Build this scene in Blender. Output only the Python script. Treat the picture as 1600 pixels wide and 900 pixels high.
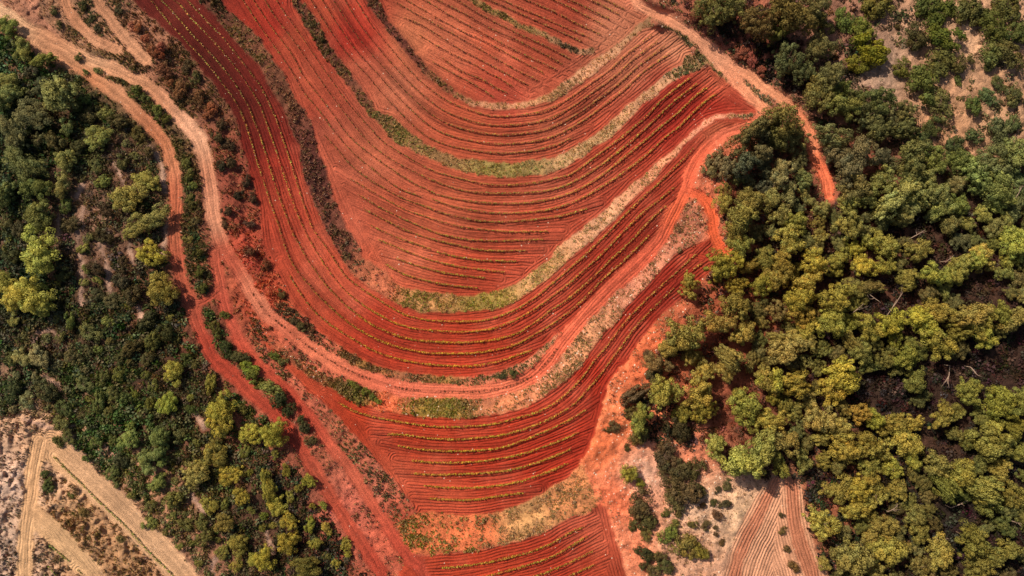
import bpy, math, random
import numpy as np
from mathutils import Vector

# ------------------------------------------------------------------ clear
for o in list(bpy.data.objects):
    bpy.data.objects.remove(o, do_unlink=True)
scene = bpy.context.scene
col = scene.collection
rng = np.random.default_rng(11)
random.seed(11)

# ------------------------------------------------------------------ camera, sky, sun, exposure
S = 0.1                       # metres per photograph pixel at datum height
HC = 125.0                    # drone height above the lowest terrace
cam = bpy.data.cameras.new("camera")
cam.sensor_width = 36.0
cam.lens = 18.0 * HC / (800 * S)
cam.clip_end = 5000
camo = bpy.data.objects.new("camera", cam)
camo.location = (0, 0, HC)
camo.rotation_euler = (0, 0, 0)
col.objects.link(camo)
scene.camera = camo

SUN_EL = math.radians(46)
SUN_DIR = Vector((-0.72 * math.cos(SUN_EL), 0.69 * math.cos(SUN_EL), math.sin(SUN_EL)))
world = bpy.data.worlds.new("World")
scene.world = world
world.use_nodes = True
wn = world.node_tree.nodes
wl = world.node_tree.links
wn.clear()
sky = wn.new("ShaderNodeTexSky")
sky.sky_type = 'NISHITA'
sky.sun_disc = False
sky.sun_elevation = SUN_EL
sky.sun_rotation = math.atan2(SUN_DIR.x, SUN_DIR.y)
sky.air_density = 1.0
sky.dust_density = 2.5
bg = wn.new("ShaderNodeBackground")
bg.inputs[1].default_value = 0.075
wo = wn.new("ShaderNodeOutputWorld")
wl.new(sky.outputs[0], bg.inputs[0])
wl.new(bg.outputs[0], wo.inputs[0])
sun = bpy.data.lights.new("sun", 'SUN')
sun.energy = 4.7
sun.angle = math.radians(0.53)
sun.color = (1.0, 0.88, 0.72)
suno = bpy.data.objects.new("sun", sun)
suno.rotation_euler = (-SUN_DIR).to_track_quat('-Z', 'Y').to_euler()
suno.location = SUN_DIR * 200
col.objects.link(suno)
scene.view_settings.view_transform = 'Standard'
scene.view_settings.look = 'None'
scene.view_settings.exposure = 0.22
scene.view_settings.gamma = 1.0
scene.view_settings.use_curve_mapping = False

# ------------------------------------------------------------------ helpers
def lin(c):
    c = np.asarray(c, dtype=float) / 255.0
    return np.where(c <= 0.04045, c / 12.92, ((c + 0.055) / 1.055) ** 2.4)

def smooth(pts, step=6.0):
    """Catmull-Rom through the points, resampled to an even step (pixels)."""
    p = np.array(pts, dtype=float)
    if len(p) < 2:
        return p
    q = np.vstack([2 * p[0] - p[1], p, 2 * p[-1] - p[-2]])
    out = []
    for i in range(1, len(q) - 2):
        t = np.linspace(0, 1, 9)[:-1, None]
        a, b, c, d = q[i - 1], q[i], q[i + 1], q[i + 2]
        out.append(0.5 * ((2 * b) + (-a + c) * t + (2 * a - 5 * b + 4 * c - d) * t ** 2 + (-a + 3 * b - 3 * c + d) * t ** 3))
    out.append(p[-1:])
    f = np.vstack(out)
    L = np.concatenate([[0], np.cumsum(np.hypot(*np.diff(f, axis=0).T))])
    n = max(2, int(round(L[-1] / step)) + 1)
    s = np.linspace(0, L[-1], n)
    return np.column_stack([np.interp(s, L, f[:, 0]), np.interp(s, L, f[:, 1])])

def ext(pts, a=0.0, b=0.0):
    """lengthen a polyline along its end tangents (pixels)."""
    p = [np.array(q, float) for q in pts]
    if a:
        d = p[0] - p[1]; p.insert(0, p[0] + d / np.hypot(*d) * a)
    if b:
        d = p[-1] - p[-2]; p.append(p[-1] + d / np.hypot(*d) * b)
    return p

# pixel raster on which heights, zones and soil colours are laid out
STEP = 2.0
X0, Y0, NX, NY = -160.0, -140.0, 961, 591
GX, GY = np.meshgrid(X0 + STEP * np.arange(NX), Y0 + STEP * np.arange(NY))

def vnoise(scale, seed):
    r = np.random.default_rng(seed)
    nx, ny = int(NX * STEP / scale) + 3, int(NY * STEP / scale) + 3
    L = r.random((ny, nx)) * 2 - 1
    x = (GX - X0) / scale; y = (GY - Y0) / scale
    i = x.astype(int); j = y.astype(int)
    u = x - i; v = y - j
    u = u * u * (3 - 2 * u); v = v * v * (3 - 2 * v)
    return (L[j, i] * (1 - u) + L[j, i + 1] * u) * (1 - v) + (L[j + 1, i] * (1 - u) + L[j + 1, i + 1] * u) * v

WX = GX + 2.0 * vnoise(16, 1) + 1.6 * vnoise(6, 2) + 2.0 * vnoise(40, 3)
WY = GY + 2.0 * vnoise(16, 4) + 1.6 * vnoise(6, 5) + 2.0 * vnoise(40, 6)

def poly_mask(poly):
    p = np.array(poly, float)
    x0, y0 = p.min(0) - 12; x1, y1 = p.max(0) + 12
    i0 = max(0, int((x0 - X0) / STEP)); i1 = min(NX, int((x1 - X0) / STEP) + 2)
    j0 = max(0, int((y0 - Y0) / STEP)); j1 = min(NY, int((y1 - Y0) / STEP) + 2)
    m = np.zeros((NY, NX), bool)
    if i1 <= i0 or j1 <= j0:
        return m
    x = WX[j0:j1, i0:i1]; y = WY[j0:j1, i0:i1]
    r = np.zeros(x.shape, bool)
    a = p; b = np.roll(p, -1, 0)
    for (ax, ay), (bx, by) in zip(a, b):
        if ay == by:
            continue
        c = ((ay > y) != (by > y))
        r ^= c & (x < (bx - ax) * (y - ay) / (by - ay) + ax)
    m[j0:j1, i0:i1] = r
    return m

def dist_map(lines, R, warp=False):
    """distance (px), arc length (px) and line number of the nearest line within R px."""
    D = np.full((NY, NX), 1e6); U = np.zeros((NY, NX)); I = np.full((NY, NX), -1, int)
    gx, gy = (WX, WY) if warp else (GX, GY)
    pad = R + (8 if warp else 0)
    for k, ln in enumerate(lines):
        s = 0.0
        for (ax, ay), (bx, by) in zip(ln[:-1], ln[1:]):
            L = math.hypot(bx - ax, by - ay)
            i0 = max(0, int((min(ax, bx) - pad - X0) / STEP)); i1 = min(NX, int((max(ax, bx) + pad - X0) / STEP) + 2)
            j0 = max(0, int((min(ay, by) - pad - Y0) / STEP)); j1 = min(NY, int((max(ay, by) + pad - Y0) / STEP) + 2)
            if i1 > i0 and j1 > j0 and L > 0:
                x = gx[j0:j1, i0:i1] - ax; y = gy[j0:j1, i0:i1] - ay
                tx, ty = (bx - ax) / L, (by - ay) / L
                t = np.clip(x * tx + y * ty, 0, L)
                d = np.hypot(x - t * tx, y - t * ty)
                w = D[j0:j1, i0:i1]
                c = d < w
                w[c] = d[c]
                U[j0:j1, i0:i1][c] = (s + t)[c]
                I[j0:j1, i0:i1][c] = k
            s += L
    return D, U, I

def ctrl_map(pts, x=None, y=None, power=3.0):
    """smooth map from scattered control values (x, y, v0, v1, ...)."""
    p = np.array(pts, float)
    if x is None:
        cx = np.arange(X0, X0 + NX * STEP + 16, 16.0); cy = np.arange(Y0, Y0 + NY * STEP + 16, 16.0)
        gx, gy = np.meshgrid(cx, cy)
        small = ctrl_map(pts, gx.ravel(), gy.ravel(), power).reshape(gx.shape + (-1,))
        fx = (GX - X0) / 16.0; fy = (GY - Y0) / 16.0
        i = fx.astype(int); j = fy.astype(int); u = (fx - i)[..., None]; v = (fy - j)[..., None]
        return (small[j, i] * (1 - u) + small[j, i + 1] * u) * (1 - v) + (small[j + 1, i] * (1 - u) + small[j + 1, i + 1] * u) * v
    acc = np.zeros((len(x), p.shape[1] - 2)); W = np.zeros(len(x))
    for q in p:
        w = 1.0 / (((x - q[0]) ** 2 + (y - q[1]) ** 2) + 90.0) ** (power / 2)
        W += w; acc += w[:, None] * q[2:]
    return acc / W[:, None]

def blur(a, r, n=2):
    """repeated box blur, radius r cells."""
    for _ in range(n):
        for ax in (0, 1):
            p = np.pad(a, [(r + 1, r) if k == ax else (0, 0) for k in range(2)], mode='edge')
            c = np.cumsum(p, axis=ax)
            if ax == 0:
                a = (c[2 * r + 1:] - c[:-2 * r - 1]) / (2 * r + 1)
            else:
                a = (c[:, 2 * r + 1:] - c[:, :-2 * r - 1]) / (2 * r + 1)
    return a

def make_mesh(name, verts, faces, attrs=None, smooth_shade=False, normals=None):
    """verts (n,3); faces (m,k) of one polygon size, or a list of such arrays."""
    me = bpy.data.meshes.new(name)
    if not isinstance(faces, (list, tuple)):
        faces = [faces]
    faces = [np.asarray(f, np.int32) for f in faces if len(f)]
    verts = np.asarray(verts, np.float32)
    me.vertices.add(len(verts)); me.vertices.foreach_set("co", verts.ravel())
    tot = np.concatenate([np.full(len(f), f.shape[1], np.int32) for f in faces])
    idx = np.concatenate([f.ravel() for f in faces])
    start = np.concatenate([[0], np.cumsum(tot)[:-1]]).astype(np.int32)
    me.loops.add(len(idx)); me.loops.foreach_set("vertex_index", idx)
    me.polygons.add(len(tot)); me.polygons.foreach_set("loop_start", start)
    me.polygons.foreach_set("use_smooth", np.full(len(tot), smooth_shade, bool))
    for an, (ty, data) in (attrs or {}).items():
        at = me.attributes.new(an, ty, 'POINT')
        at.data.foreach_set("color" if ty == 'FLOAT_COLOR' else "value", np.asarray(data, np.float32).ravel())
    me.update(calc_edges=True)
    if normals is not None:
        me.normals_split_custom_set_from_vertices(np.asarray(normals, np.float32))
    return me

def link(name, data, parent=None, mat=None, loc=None):
    o = bpy.data.objects.new(name, data)
    col.objects.link(o)
    if mat is not None and data is not None and not data.materials:
        data.materials.append(mat)
    if parent is not None:
        o.parent = parent
    if loc is not None:
        o.location = loc
    return o

def tag(o, label=None, cat=None, group=None, kind=None):
    if label: o["label"] = label
    if cat: o["category"] = cat
    if group: o["group"] = group
    if kind: o["kind"] = kind
    return o

ONES = ['', 'first', 'second', 'third', 'fourth', 'fifth', 'sixth', 'seventh', 'eighth', 'ninth', 'tenth', 'eleventh', 'twelfth',
        'thirteenth', 'fourteenth', 'fifteenth', 'sixteenth', 'seventeenth', 'eighteenth', 'nineteenth']
TENS = {2: ('twentieth', 'twenty'), 3: ('thirtieth', 'thirty'), 4: ('fortieth', 'forty'), 5: ('fiftieth', 'fifty')}
def nth(n):
    if n < 20: return ONES[n]
    t, u = divmod(n, 10)
    return TENS[t][0] if u == 0 else TENS[t][1] + '-' + ONES[u]

# ------------------------------------------------------------------ materials
def new_mat(name):
    m = bpy.data.materials.new(name); m.use_nodes = True
    n = m.node_tree.nodes; l = m.node_tree.links
    n.clear()
    out = n.new("ShaderNodeOutputMaterial")
    b = n.new("ShaderNodeBsdfPrincipled")
    b.inputs["Roughness"].default_value = 0.9
    b.inputs["Specular IOR Level"].default_value = 0.15
    l.new(b.outputs[0], out.inputs[0])
    return m, n, l, b, out

def math_node(n, l, op, a, b=None, clamp=False):
    k = n.new("ShaderNodeMath"); k.operation = op; k.use_clamp = clamp
    for i, v in enumerate((a, b)):
        if v is None: continue
        if isinstance(v, (int, float)): k.inputs[i].default_value = v
        else: l.new(v, k.inputs[i])
    return k.outputs[0]

def noise(n, l, vec, scale, detail=4.0, rough=0.6):
    t = n.new("ShaderNodeTexNoise"); t.inputs["Scale"].default_value = scale
    t.inputs["Detail"].default_value = detail; t.inputs["Roughness"].default_value = rough
    l.new(vec, t.inputs["Vector"])
    return t.outputs["Fac"]

def rng_map(n, l, v, lo, hi, a=0.3, b=0.7):
    k = n.new("ShaderNodeMapRange")
    k.inputs["From Min"].default_value = a; k.inputs["From Max"].default_value = b
    k.inputs["To Min"].default_value = lo; k.inputs["To Max"].default_value = hi
    l.new(v, k.inputs["Value"])
    return k.outputs[0]

def mul_col(n, l, c, f):
    k = n.new("ShaderNodeVectorMath"); k.operation = 'SCALE'
    l.new(c, k.inputs[0])
    if isinstance(f, (int, float)): k.inputs["Scale"].default_value = f
    else: l.new(f, k.inputs["Scale"])
    return k.outputs[0]

def earth_material():
    m, n, l, b, out = new_mat("earth")
    geo = n.new("ShaderNodeNewGeometry")
    at = n.new("ShaderNodeAttribute"); at.attribute_name = "Col"
    fu = n.new("ShaderNodeAttribute"); fu.attribute_name = "fur"
    fa = n.new("ShaderNodeAttribute"); fa.attribute_name = "famp"
    pos = geo.outputs["Position"]
    n1 = noise(n, l, pos, 0.9, 6, 0.65)
    n2 = noise(n, l, pos, 4.5, 5, 0.7)
    n3 = noise(n, l, pos, 14.0, 3, 0.7)
    f = math_node(n, l, 'MULTIPLY', rng_map(n, l, n1, 0.86, 1.14), rng_map(n, l, n2, 0.66, 1.34))
    f = math_node(n, l, 'MULTIPLY', f, rng_map(n, l, n3, 0.75, 1.25))
    c = mul_col(n, l, at.outputs["Color"], f)
    l.new(c, b.inputs["Base Color"])
    # plough furrows follow the lines of the rows and tracks (distance attribute), broken up by noise
    ph = math_node(n, l, 'MULTIPLY', fu.outputs["Fac"], 2 * math.pi / 0.46)
    ph = math_node(n, l, 'ADD', ph, rng_map(n, l, noise(n, l, pos, 0.14, 2), -3.0, 3.0))
    w = math_node(n, l, 'SINE', ph)
    am = math_node(n, l, 'MULTIPLY', fa.outputs["Fac"], rng_map(n, l, noise(n, l, pos, 0.25, 3), 0.3, 1.3))
    w = math_node(n, l, 'MULTIPLY', w, am)
    w = math_node(n, l, 'MULTIPLY', w, 0.066)
    cl = math_node(n, l, 'MULTIPLY', n2, math_node(n, l, 'SUBTRACT', 0.30, math_node(n, l, 'MULTIPLY', fa.outputs['Fac'], 0.17)))
    cl2 = math_node(n, l, 'MULTIPLY', n3, 0.06)
    h = math_node(n, l, 'ADD', math_node(n, l, 'ADD', w, cl), cl2)
    bp = n.new("ShaderNodeBump"); bp.inputs["Strength"].default_value = 1.0; bp.inputs["Distance"].default_value = 1.0
    l.new(h, bp.inputs["Height"])
    l.new(bp.outputs[0], b.inputs["Normal"])
    return m

def foliage_material(name, use_obj, trans=0.3, nscale=1.2, lo=0.7, hi=1.3):
    """leaf colour from the object colour (single plants) or the point colour (ground cover)."""
    m, n, l, b, out = new_mat(name)
    geo = n.new("ShaderNodeNewGeometry")
    at = n.new("ShaderNodeAttribute"); at.attribute_name = "Col"
    f = rng_map(n, l, noise(n, l, geo.outputs["Position"], nscale, 3), lo, hi)
    c = mul_col(n, l, at.outputs["Color"], f)
    if use_obj:
        oi = n.new("ShaderNodeObjectInfo")
        k = n.new("ShaderNodeVectorMath"); k.operation = 'MULTIPLY'
        l.new(c, k.inputs[0]); l.new(oi.outputs["Color"], k.inputs[1])
        c = k.outputs[0]
    l.new(c, b.inputs["Base Color"])
    b.inputs["Roughness"].default_value = 0.7
    tr = n.new("ShaderNodeBsdfTranslucent"); l.new(c, tr.inputs["Color"])
    mx = n.new("ShaderNodeMixShader"); mx.inputs[0].default_value = trans
    l.new(b.outputs[0], mx.inputs[1]); l.new(tr.outputs[0], mx.inputs[2])
    l.new(mx.outputs[0], out.inputs[0])
    return m

def plain_material(name, rgb, nscale=6.0, var=0.3, bump=0.02):
    m, n, l, b, out = new_mat(name)
    geo = n.new("ShaderNodeNewGeometry")
    c0 = n.new("ShaderNodeRGB"); c0.outputs[0].default_value = (*lin(rgb), 1)
    nz = noise(n, l, geo.outputs["Position"], nscale, 5)
    l.new(mul_col(n, l, c0.outputs[0], rng_map(n, l, nz, 1 - var, 1 + var)), b.inputs["Base Color"])
    bp = n.new("ShaderNodeBump"); bp.inputs["Distance"].default_value = bump; l.new(nz, bp.inputs["Height"])
    l.new(bp.outputs[0], b.inputs["Normal"])
    return m

M_EARTH = earth_material()
M_LEAF = foliage_material("needle_foliage", True, 0.36)
M_COVER = foliage_material("ground_cover", False, 0.25, 3.0)
M_VINE = foliage_material("vine_leaves", False, 0.35, 2.0)
M_BARK = plain_material("pine_bark", (112, 88, 72))
M_DEAD = plain_material("weathered_wood", (158, 134, 116))
M_VSTEM = plain_material("vine_wood", (92, 62, 44))
M_STONE = plain_material("limestone", (214, 186, 162), 9.0, 0.25)

# ------------------------------------------------------------------ survey of the place (photograph pixels)
A_OUT = [(572,0),(586,24),(610,52),(630,76),(652,100),(664,116),(688,138),(712,154),(740,166),(770,171),(800,170),(830,167),(860,158),(886,144),(912,126),(940,104),(964,82),(988,60),(1000,48),(1018,42)]
A_IN = [(590,0),(604,26),(628,54),(644,76),(660,98),(684,120),(708,140),(736,156),(760,162),(800,162),(830,158),(860,146),(890,124),(920,98),(950,78),(972,62),(992,44),(1016,24)]
B_OUT = [(458,0),(460,16),(480,44),(500,78),(520,102),(540,130),(556,150),(576,176),(584,184),(610,214),(636,232),(660,244),(700,260),(740,272),(780,275),(820,275),(850,272),(884,258),(910,244),(940,222),(966,202),(988,180),(1000,168),(1024,148),(1046,130),(1060,118),(1076,112),(1086,108)]
B_IN = [(470,0),(486,20),(504,48),(520,74),(540,102),(560,128),(580,160),(588,176),(614,184),(640,208),(664,226),(692,240),(730,250),(770,254),(810,254),(860,248),(896,232),(928,210),(950,194),(960,184),(996,154),(1018,134),(1040,114),(1064,100),(1072,86),(1082,84)]
C_OUT = [(312,0),(330,20),(350,45),(380,75),(400,100),(420,130),(437,160),(448,182),(458,214),(468,230),(478,280),(488,308),(498,336),(510,362),(540,410),(548,426),(576,446),(606,464),(630,478),(660,488),(700,489),(740,487),(780,482),(810,468),(840,446),(860,430),(880,412),(900,396),(920,380),(940,359),(972,328),(1000,300),(1032,268),(1050,246),(1072,220),(1096,200),(1120,186),(1140,181),(1176,184)]
C_IN = [(345,0),(352,14),(388,44),(408,64),(426,94),(446,120),(460,148),(476,180),(486,198),(496,234),(508,264),(518,300),(526,328),(540,354),(558,376),(566,400),(600,422),(620,444),(640,450),(672,458),(710,462),(748,462),(780,454),(810,442),(836,420),(860,404),(872,390),(900,364),(910,356),(950,324),(988,288),(1014,266),(1032,250),(1056,230),(1080,204),(1100,190),(1116,182),(1140,176),(1176,177)]
D_IN = [(205,-4),(220,16),(246,38),(280,66),(306,100),(332,128),(356,166),(368,182),(374,220),(386,256),(398,292),(404,320),(408,358),(412,386),(426,416),(442,444),(456,472),(476,496),(500,518),(540,546),(580,570),(620,582),(680,588),(740,588),(790,580),(820,566),(840,550),(866,524)]
D_OUT = [(222,122),(260,146),(296,180),(314,200),(328,230),(336,264),(340,308),(348,358),(358,390),(380,426),(400,458),(420,484),(446,508),(474,536),(510,552),(540,566),(590,590),(620,598),(680,603),(740,602),(790,592),(830,572),(850,552),(872,526)]
E_IN = [(385,462),(400,492),(428,528),(456,550),(480,566),(510,584),(552,602),(580,610),(620,616),(680,619),(760,620),(800,611),(830,596),(856,574),(876,548),(888,538),(910,508),(940,476),(972,444),(1004,414),(1032,382),(1050,360),(1064,330),(1074,316),(1088,318)]
E_OUT = [(380,470),(392,500),(420,540),(448,562),(476,582),(506,602),(540,620),(570,632),(596,640),(620,645),(660,651),(710,653),(760,650),(780,646),(820,636),(850,620),(880,598),(904,574),(926,544),(940,524),(960,500),(984,472),(1004,452),(1026,428),(1052,402),(1080,382),(1100,372),(1102,350)]

def rev(p): return list(p)[::-1]
top = lambda p: ext(p, 150, 0)

POLY = {}
POLY['T0'] = top(A_IN) + [(1000, 12), (985, -150)]
POLY['T1'] = top(A_OUT) + [(1045, 44), (1076, 68), (1084, 86)] + rev(top(B_IN))
POLY['T2'] = top(B_OUT) + [(1110, 104), (1150, 136), (1186, 164), (1196, 178)] + rev(top(C_IN))
POLY['T3'] = top(C_OUT) + [(1196, 182), (1196, 196), (1150, 204), (1112, 222), (1086, 250), (1070, 290), (1050, 336), (1016, 386), (950, 452), (900, 504)] + rev(ext(D_IN, 200, 0))
POLY['T4'] = E_OUT[:-2] + [(1112, 372), (1132, 396), (1112, 424), (1096, 438), (1062, 468), (1036, 490), (1016, 512), (998, 538), (972, 572), (952, 600), (944, 628), (936, 652), (930, 676), (920, 700), (908, 720), (890, 746), (860, 764), (840, 778), (800, 794), (760, 802), (710, 804), (680, 802), (652, 800), (630, 770), (608, 738), (586, 718), (560, 688), (540, 662), (510, 634), (480, 606), (452, 578), (416, 542), (398, 514), (384, 488)]
POLY['T5'] = [(636, 874), (684, 868), (720, 863), (760, 857), (800, 849), (860, 827), (890, 811), (922, 798), (934, 786), (946, 792), (958, 836), (972, 880), (984, 930), (1000, 1040), (650, 1040), (620, 900)]
BANK = {}
BANK['A'] = top(A_IN) + rev(top(A_OUT))
BANK['A0'] = None
BANK['B'] = top(B_IN) + [(1100, 86), (1106, 96), (1094, 106)] + rev(top(B_OUT))
BANK['C'] = top(C_IN) + rev(top(C_OUT))
BANK['D'] = ext(D_IN, 200, 0) + rev(D_OUT) + [(200, 100), (150, 76), (100, 60), (60, 20), (60, -140)]
BANK['E'] = E_IN + rev(E_OUT)
BANK['F'] = [(652, 800), (680, 802), (710, 804), (760, 802), (800, 794), (840, 778), (860, 764), (890, 746), (908, 726), (922, 760), (932, 784), (916, 800), (890, 810), (860, 826), (800, 848), (760, 856), (720, 862), (684, 867), (644, 868), (632, 850), (620, 820), (640, 806)]
A0_LINE = ext([(742,0),(760,12),(780,22),(800,34),(816,41),(840,50),(860,59),(880,68),(900,78),(924,79)], 120, 0)
STRIP1 = [(1020,22),(1040,34),(1058,46),(1080,66)]
STRIP2 = [(1092,90),(1108,92),(1122,106),(1140,122),(1160,134),(1180,148),(1200,168)]

# tracks: centre line, half width
TRACK = {
 'pale_track': ([(-160,-52),(-60,-6),(8,22),(38,42),(75,60),(112,80),(150,97),(187,112),(225,132),(250,152),(275,175),(295,197),(312,225),(322,262),(328,300),(333,337),(345,375),(362,407),(385,440),(394,456),(412,484),(440,508),(470,532),(500,553),(540,576),(580,593),(620,605),(660,610),(720,612),(760,610),(800,602),(830,588),(856,564),(880,532),(920,486),(960,446),(1000,408),(1030,376),(1044,346),(1058,318),(1069,292),(1079,264),(1092,242),(1112,221),(1132,207),(1156,199),(1186,190)], 11.5),
 'red_track': ([(60,66),(105,92),(140,115),(175,140),(207,170),(235,195),(257,222),(267,250),(274,287),(274,325),(272,362),(275,400),(282,437),(296,466),(306,496),(318,526),(330,552),(352,577),(380,604),(410,628),(436,652),(458,682),(487,725),(517,775),(542,815),(565,850),(590,887),(604,910),(660,1040)], 10.5),
 'middle_track': ([(336,392),(338,416),(344,444),(349,470),(359,500),(373,526),(388,550),(408,572),(436,594),(454,616),(474,640),(492,662),(512,690),(540,722),(570,767),(595,805),(620,845),(640,874),(662,900),(730,1040)], 9.5),
 'link_track': ([(292,474),(312,472),(330,462),(342,452)], 6.0),
 'forest_road': ([(960,-140),(985,-40),(996,4),(1020,18),(1050,33),(1080,52),(1100,70),(1130,92),(1160,112),(1180,124),(1200,140),(1225,157),(1250,182),(1264,205),(1269,225),(1274,245),(1284,265),(1292,287),(1295,307)], 9.0),
 'junction_track': ([(1100,72),(1128,104),(1156,134),(1180,158),(1198,178)], 9.0),
 'loop_track': ([(1070,296),(1090,304),(1104,318),(1112,338),(1114,362),(1122,382),(1136,396)], 8.5),
 'narrow_track': ([(90,-140),(97,-40),(100,0),(110,20),(130,45),(155,65),(184,77)], 8.5),
 'spur_track': ([(120,-140),(140,-40),(152,0),(170,25),(192,55),(212,78),(228,94)], 9.0),
 'sandy_track': ([(62,690),(57,712),(52,742),(47,775),(42,810),(39,840),(37,900),(36,1040)], 13.0),
 'ploughed_plot': ([(78,694),(100,716),(140,752),(175,785),(210,820),(250,862),(285,900),(400,1040)], 21.0),
 'lower_sand_plot': ([(50,800),(80,830),(120,872),(150,905),(260,1040)], 17.0),
 'woodland_plot': ([(1226,752),(1216,790),(1208,830),(1206,870),(1208,900),(1216,1040)], 46.0),
}
PLOT_TR = [[(1215,740),(1190,800),(1165,850),(1148,900),(1120,1040)], [(1236,740),(1240,800),(1252,850),(1268,900),(1300,1040)]]
PLOT_BR = [(1206, 748), (1222, 743), (1250, 746), (1256, 780), (1266, 815), (1277, 862), (1292, 900), (1320, 1040), (1090, 1040), (1130, 900), (1140, 870), (1157, 825), (1175, 787), (1195, 760)]

ROWS = {}
t1a = [(556,0),(580,38),(606,70),(640,110),(668,136),(700,158),(740,174),(776,182),(830,178),(860,170),(892,152),(920,132),(952,110),(978,86),(1018,55)]
t1e = [(486,0),(510,38),(538,79),(574,118),(610,160),(660,208),(704,228),(774,239),(830,236),(870,226),(914,203),(950,177),(985,148),(1016,120),(1058,92)]
ROWS['T1'] = []
for k in range(5):
    f = k / 4
    r = [((1 - f) * a[0] + f * b[0], (1 - f) * a[1] + f * b[1]) for a, b in zip(t1a, t1e)]
    if k == 4:
        r = r[:10] + [(896, 214)]
    ROWS['T1'].append(ext(r, 110, 0))
ROWS['T0'] = [
 [(676,97),(692,106),(710,116),(740,132),(772,152)],
 [(692,92),(716,108),(732,116),(756,126),(776,138),(794,146)],
 [(654,54),(680,70),(710,86),(740,100),(760,112),(780,122),(802,136)],
 [(632,28),(660,40),(692,60),(720,78),(740,88),(770,104),(800,120),(826,134)],
 ext([(620,4),(640,16),(680,38),(720,60),(762,84),(800,106),(842,127)],0,0),
 ext([(642,4),(676,24),(720,48),(760,66),(800,88),(830,104),(852,116)],80,0),
 ext([(670,4),(710,28),(740,44),(780,66),(820,86),(868,108)],80,0),
 ext([(688,2),(734,26),(770,46),(810,64),(860,90),(878,100)],80,0),
 ext([(714,0),(760,28),(800,48),(860,76),(890,92)],80,0),
 ext([(764,0),(810,20),(860,43),(910,65)],80,0),
 ext([(784,0),(830,20),(876,40),(924,60)],80,0),
 ext([(822,0),(860,16),(900,36),(938,54)],80,0),
 ext([(866,0),(902,18),(948,42)],80,0),
 ext([(890,0),(916,12),(954,31)],80,0),
 ext([(924,0),(966,22)],80,0),
 ext([(946,0),(976,15)],80,0)]
ROWS['T2'] = [
 ext([(432,0),(442,16),(476,64),(500,100),(526,136),(540,156),(560,180),(580,202),(600,222),(628,240),(652,254),(680,268),(720,279),(760,288),(800,289),(840,285),(862,280),(890,273),(910,260),(934,242),(972,214),(996,194),(1012,180),(1036,154),(1078,122)],110,0),
 ext([(414,0),(430,26),(456,60),(480,94),(500,124),(520,152),(538,176),(560,204),(580,226),(610,248),(650,270),(680,283),(710,294),(740,300),(780,302),(820,301),(860,297),(896,284),(930,264),(960,242),(996,212),(1030,180),(1056,156),(1088,132)],110,0),
 ext([(396,0),(424,42),(444,68),(460,92),(474,118),(494,144),(520,178),(540,206),(562,228),(600,256),(636,280),(668,297),(692,306),(740,315),(780,318),(820,317),(860,311),(900,298),(940,274),(980,242),(1012,216),(1030,200),(1056,179),(1080,156),(1102,138)],110,0),
 ext([(380,0),(404,38),(420,60),(440,88),(456,112),(472,140),(488,160),(504,180),(520,202),(540,226),(560,246),(590,270),(620,292),(640,301),(658,307)],110,0),
 [(675,311),(710,323),(740,329),(780,333),(820,332),(860,327),(900,314),(940,292),(976,268),(1012,240),(1040,214),(1060,199),(1080,179),(1100,160),(1118,147)],
 [(506,210),(528,234),(548,258),(574,278),(600,294),(628,309),(660,321),(690,332),(720,340),(760,346),(800,346),(860,340),(890,334),(916,326)],
 [(546,278),(566,290),(590,304),(630,326),(670,340),(710,352),(750,358),(800,362),(854,361)],
 [(560,304),(590,322),(620,337),(660,355),(690,366),(730,374),(770,376),(820,375),(850,374)],
 [(568,326),(600,343),(636,360),(670,372),(710,382),(750,390),(790,392),(823,391)],
 [(580,352),(600,362),(624,372),(650,381),(672,389)],
 [(685,394),(720,402),(756,407),(806,408)],
 [(592,375),(620,386),(650,398),(680,408),(720,417),(760,422),(788,425)],
 [(620,404),(652,415),(690,425),(720,430),(757,434)],
 [(602,412),(626,426),(656,436),(700,445),(746,450)]]
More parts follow.
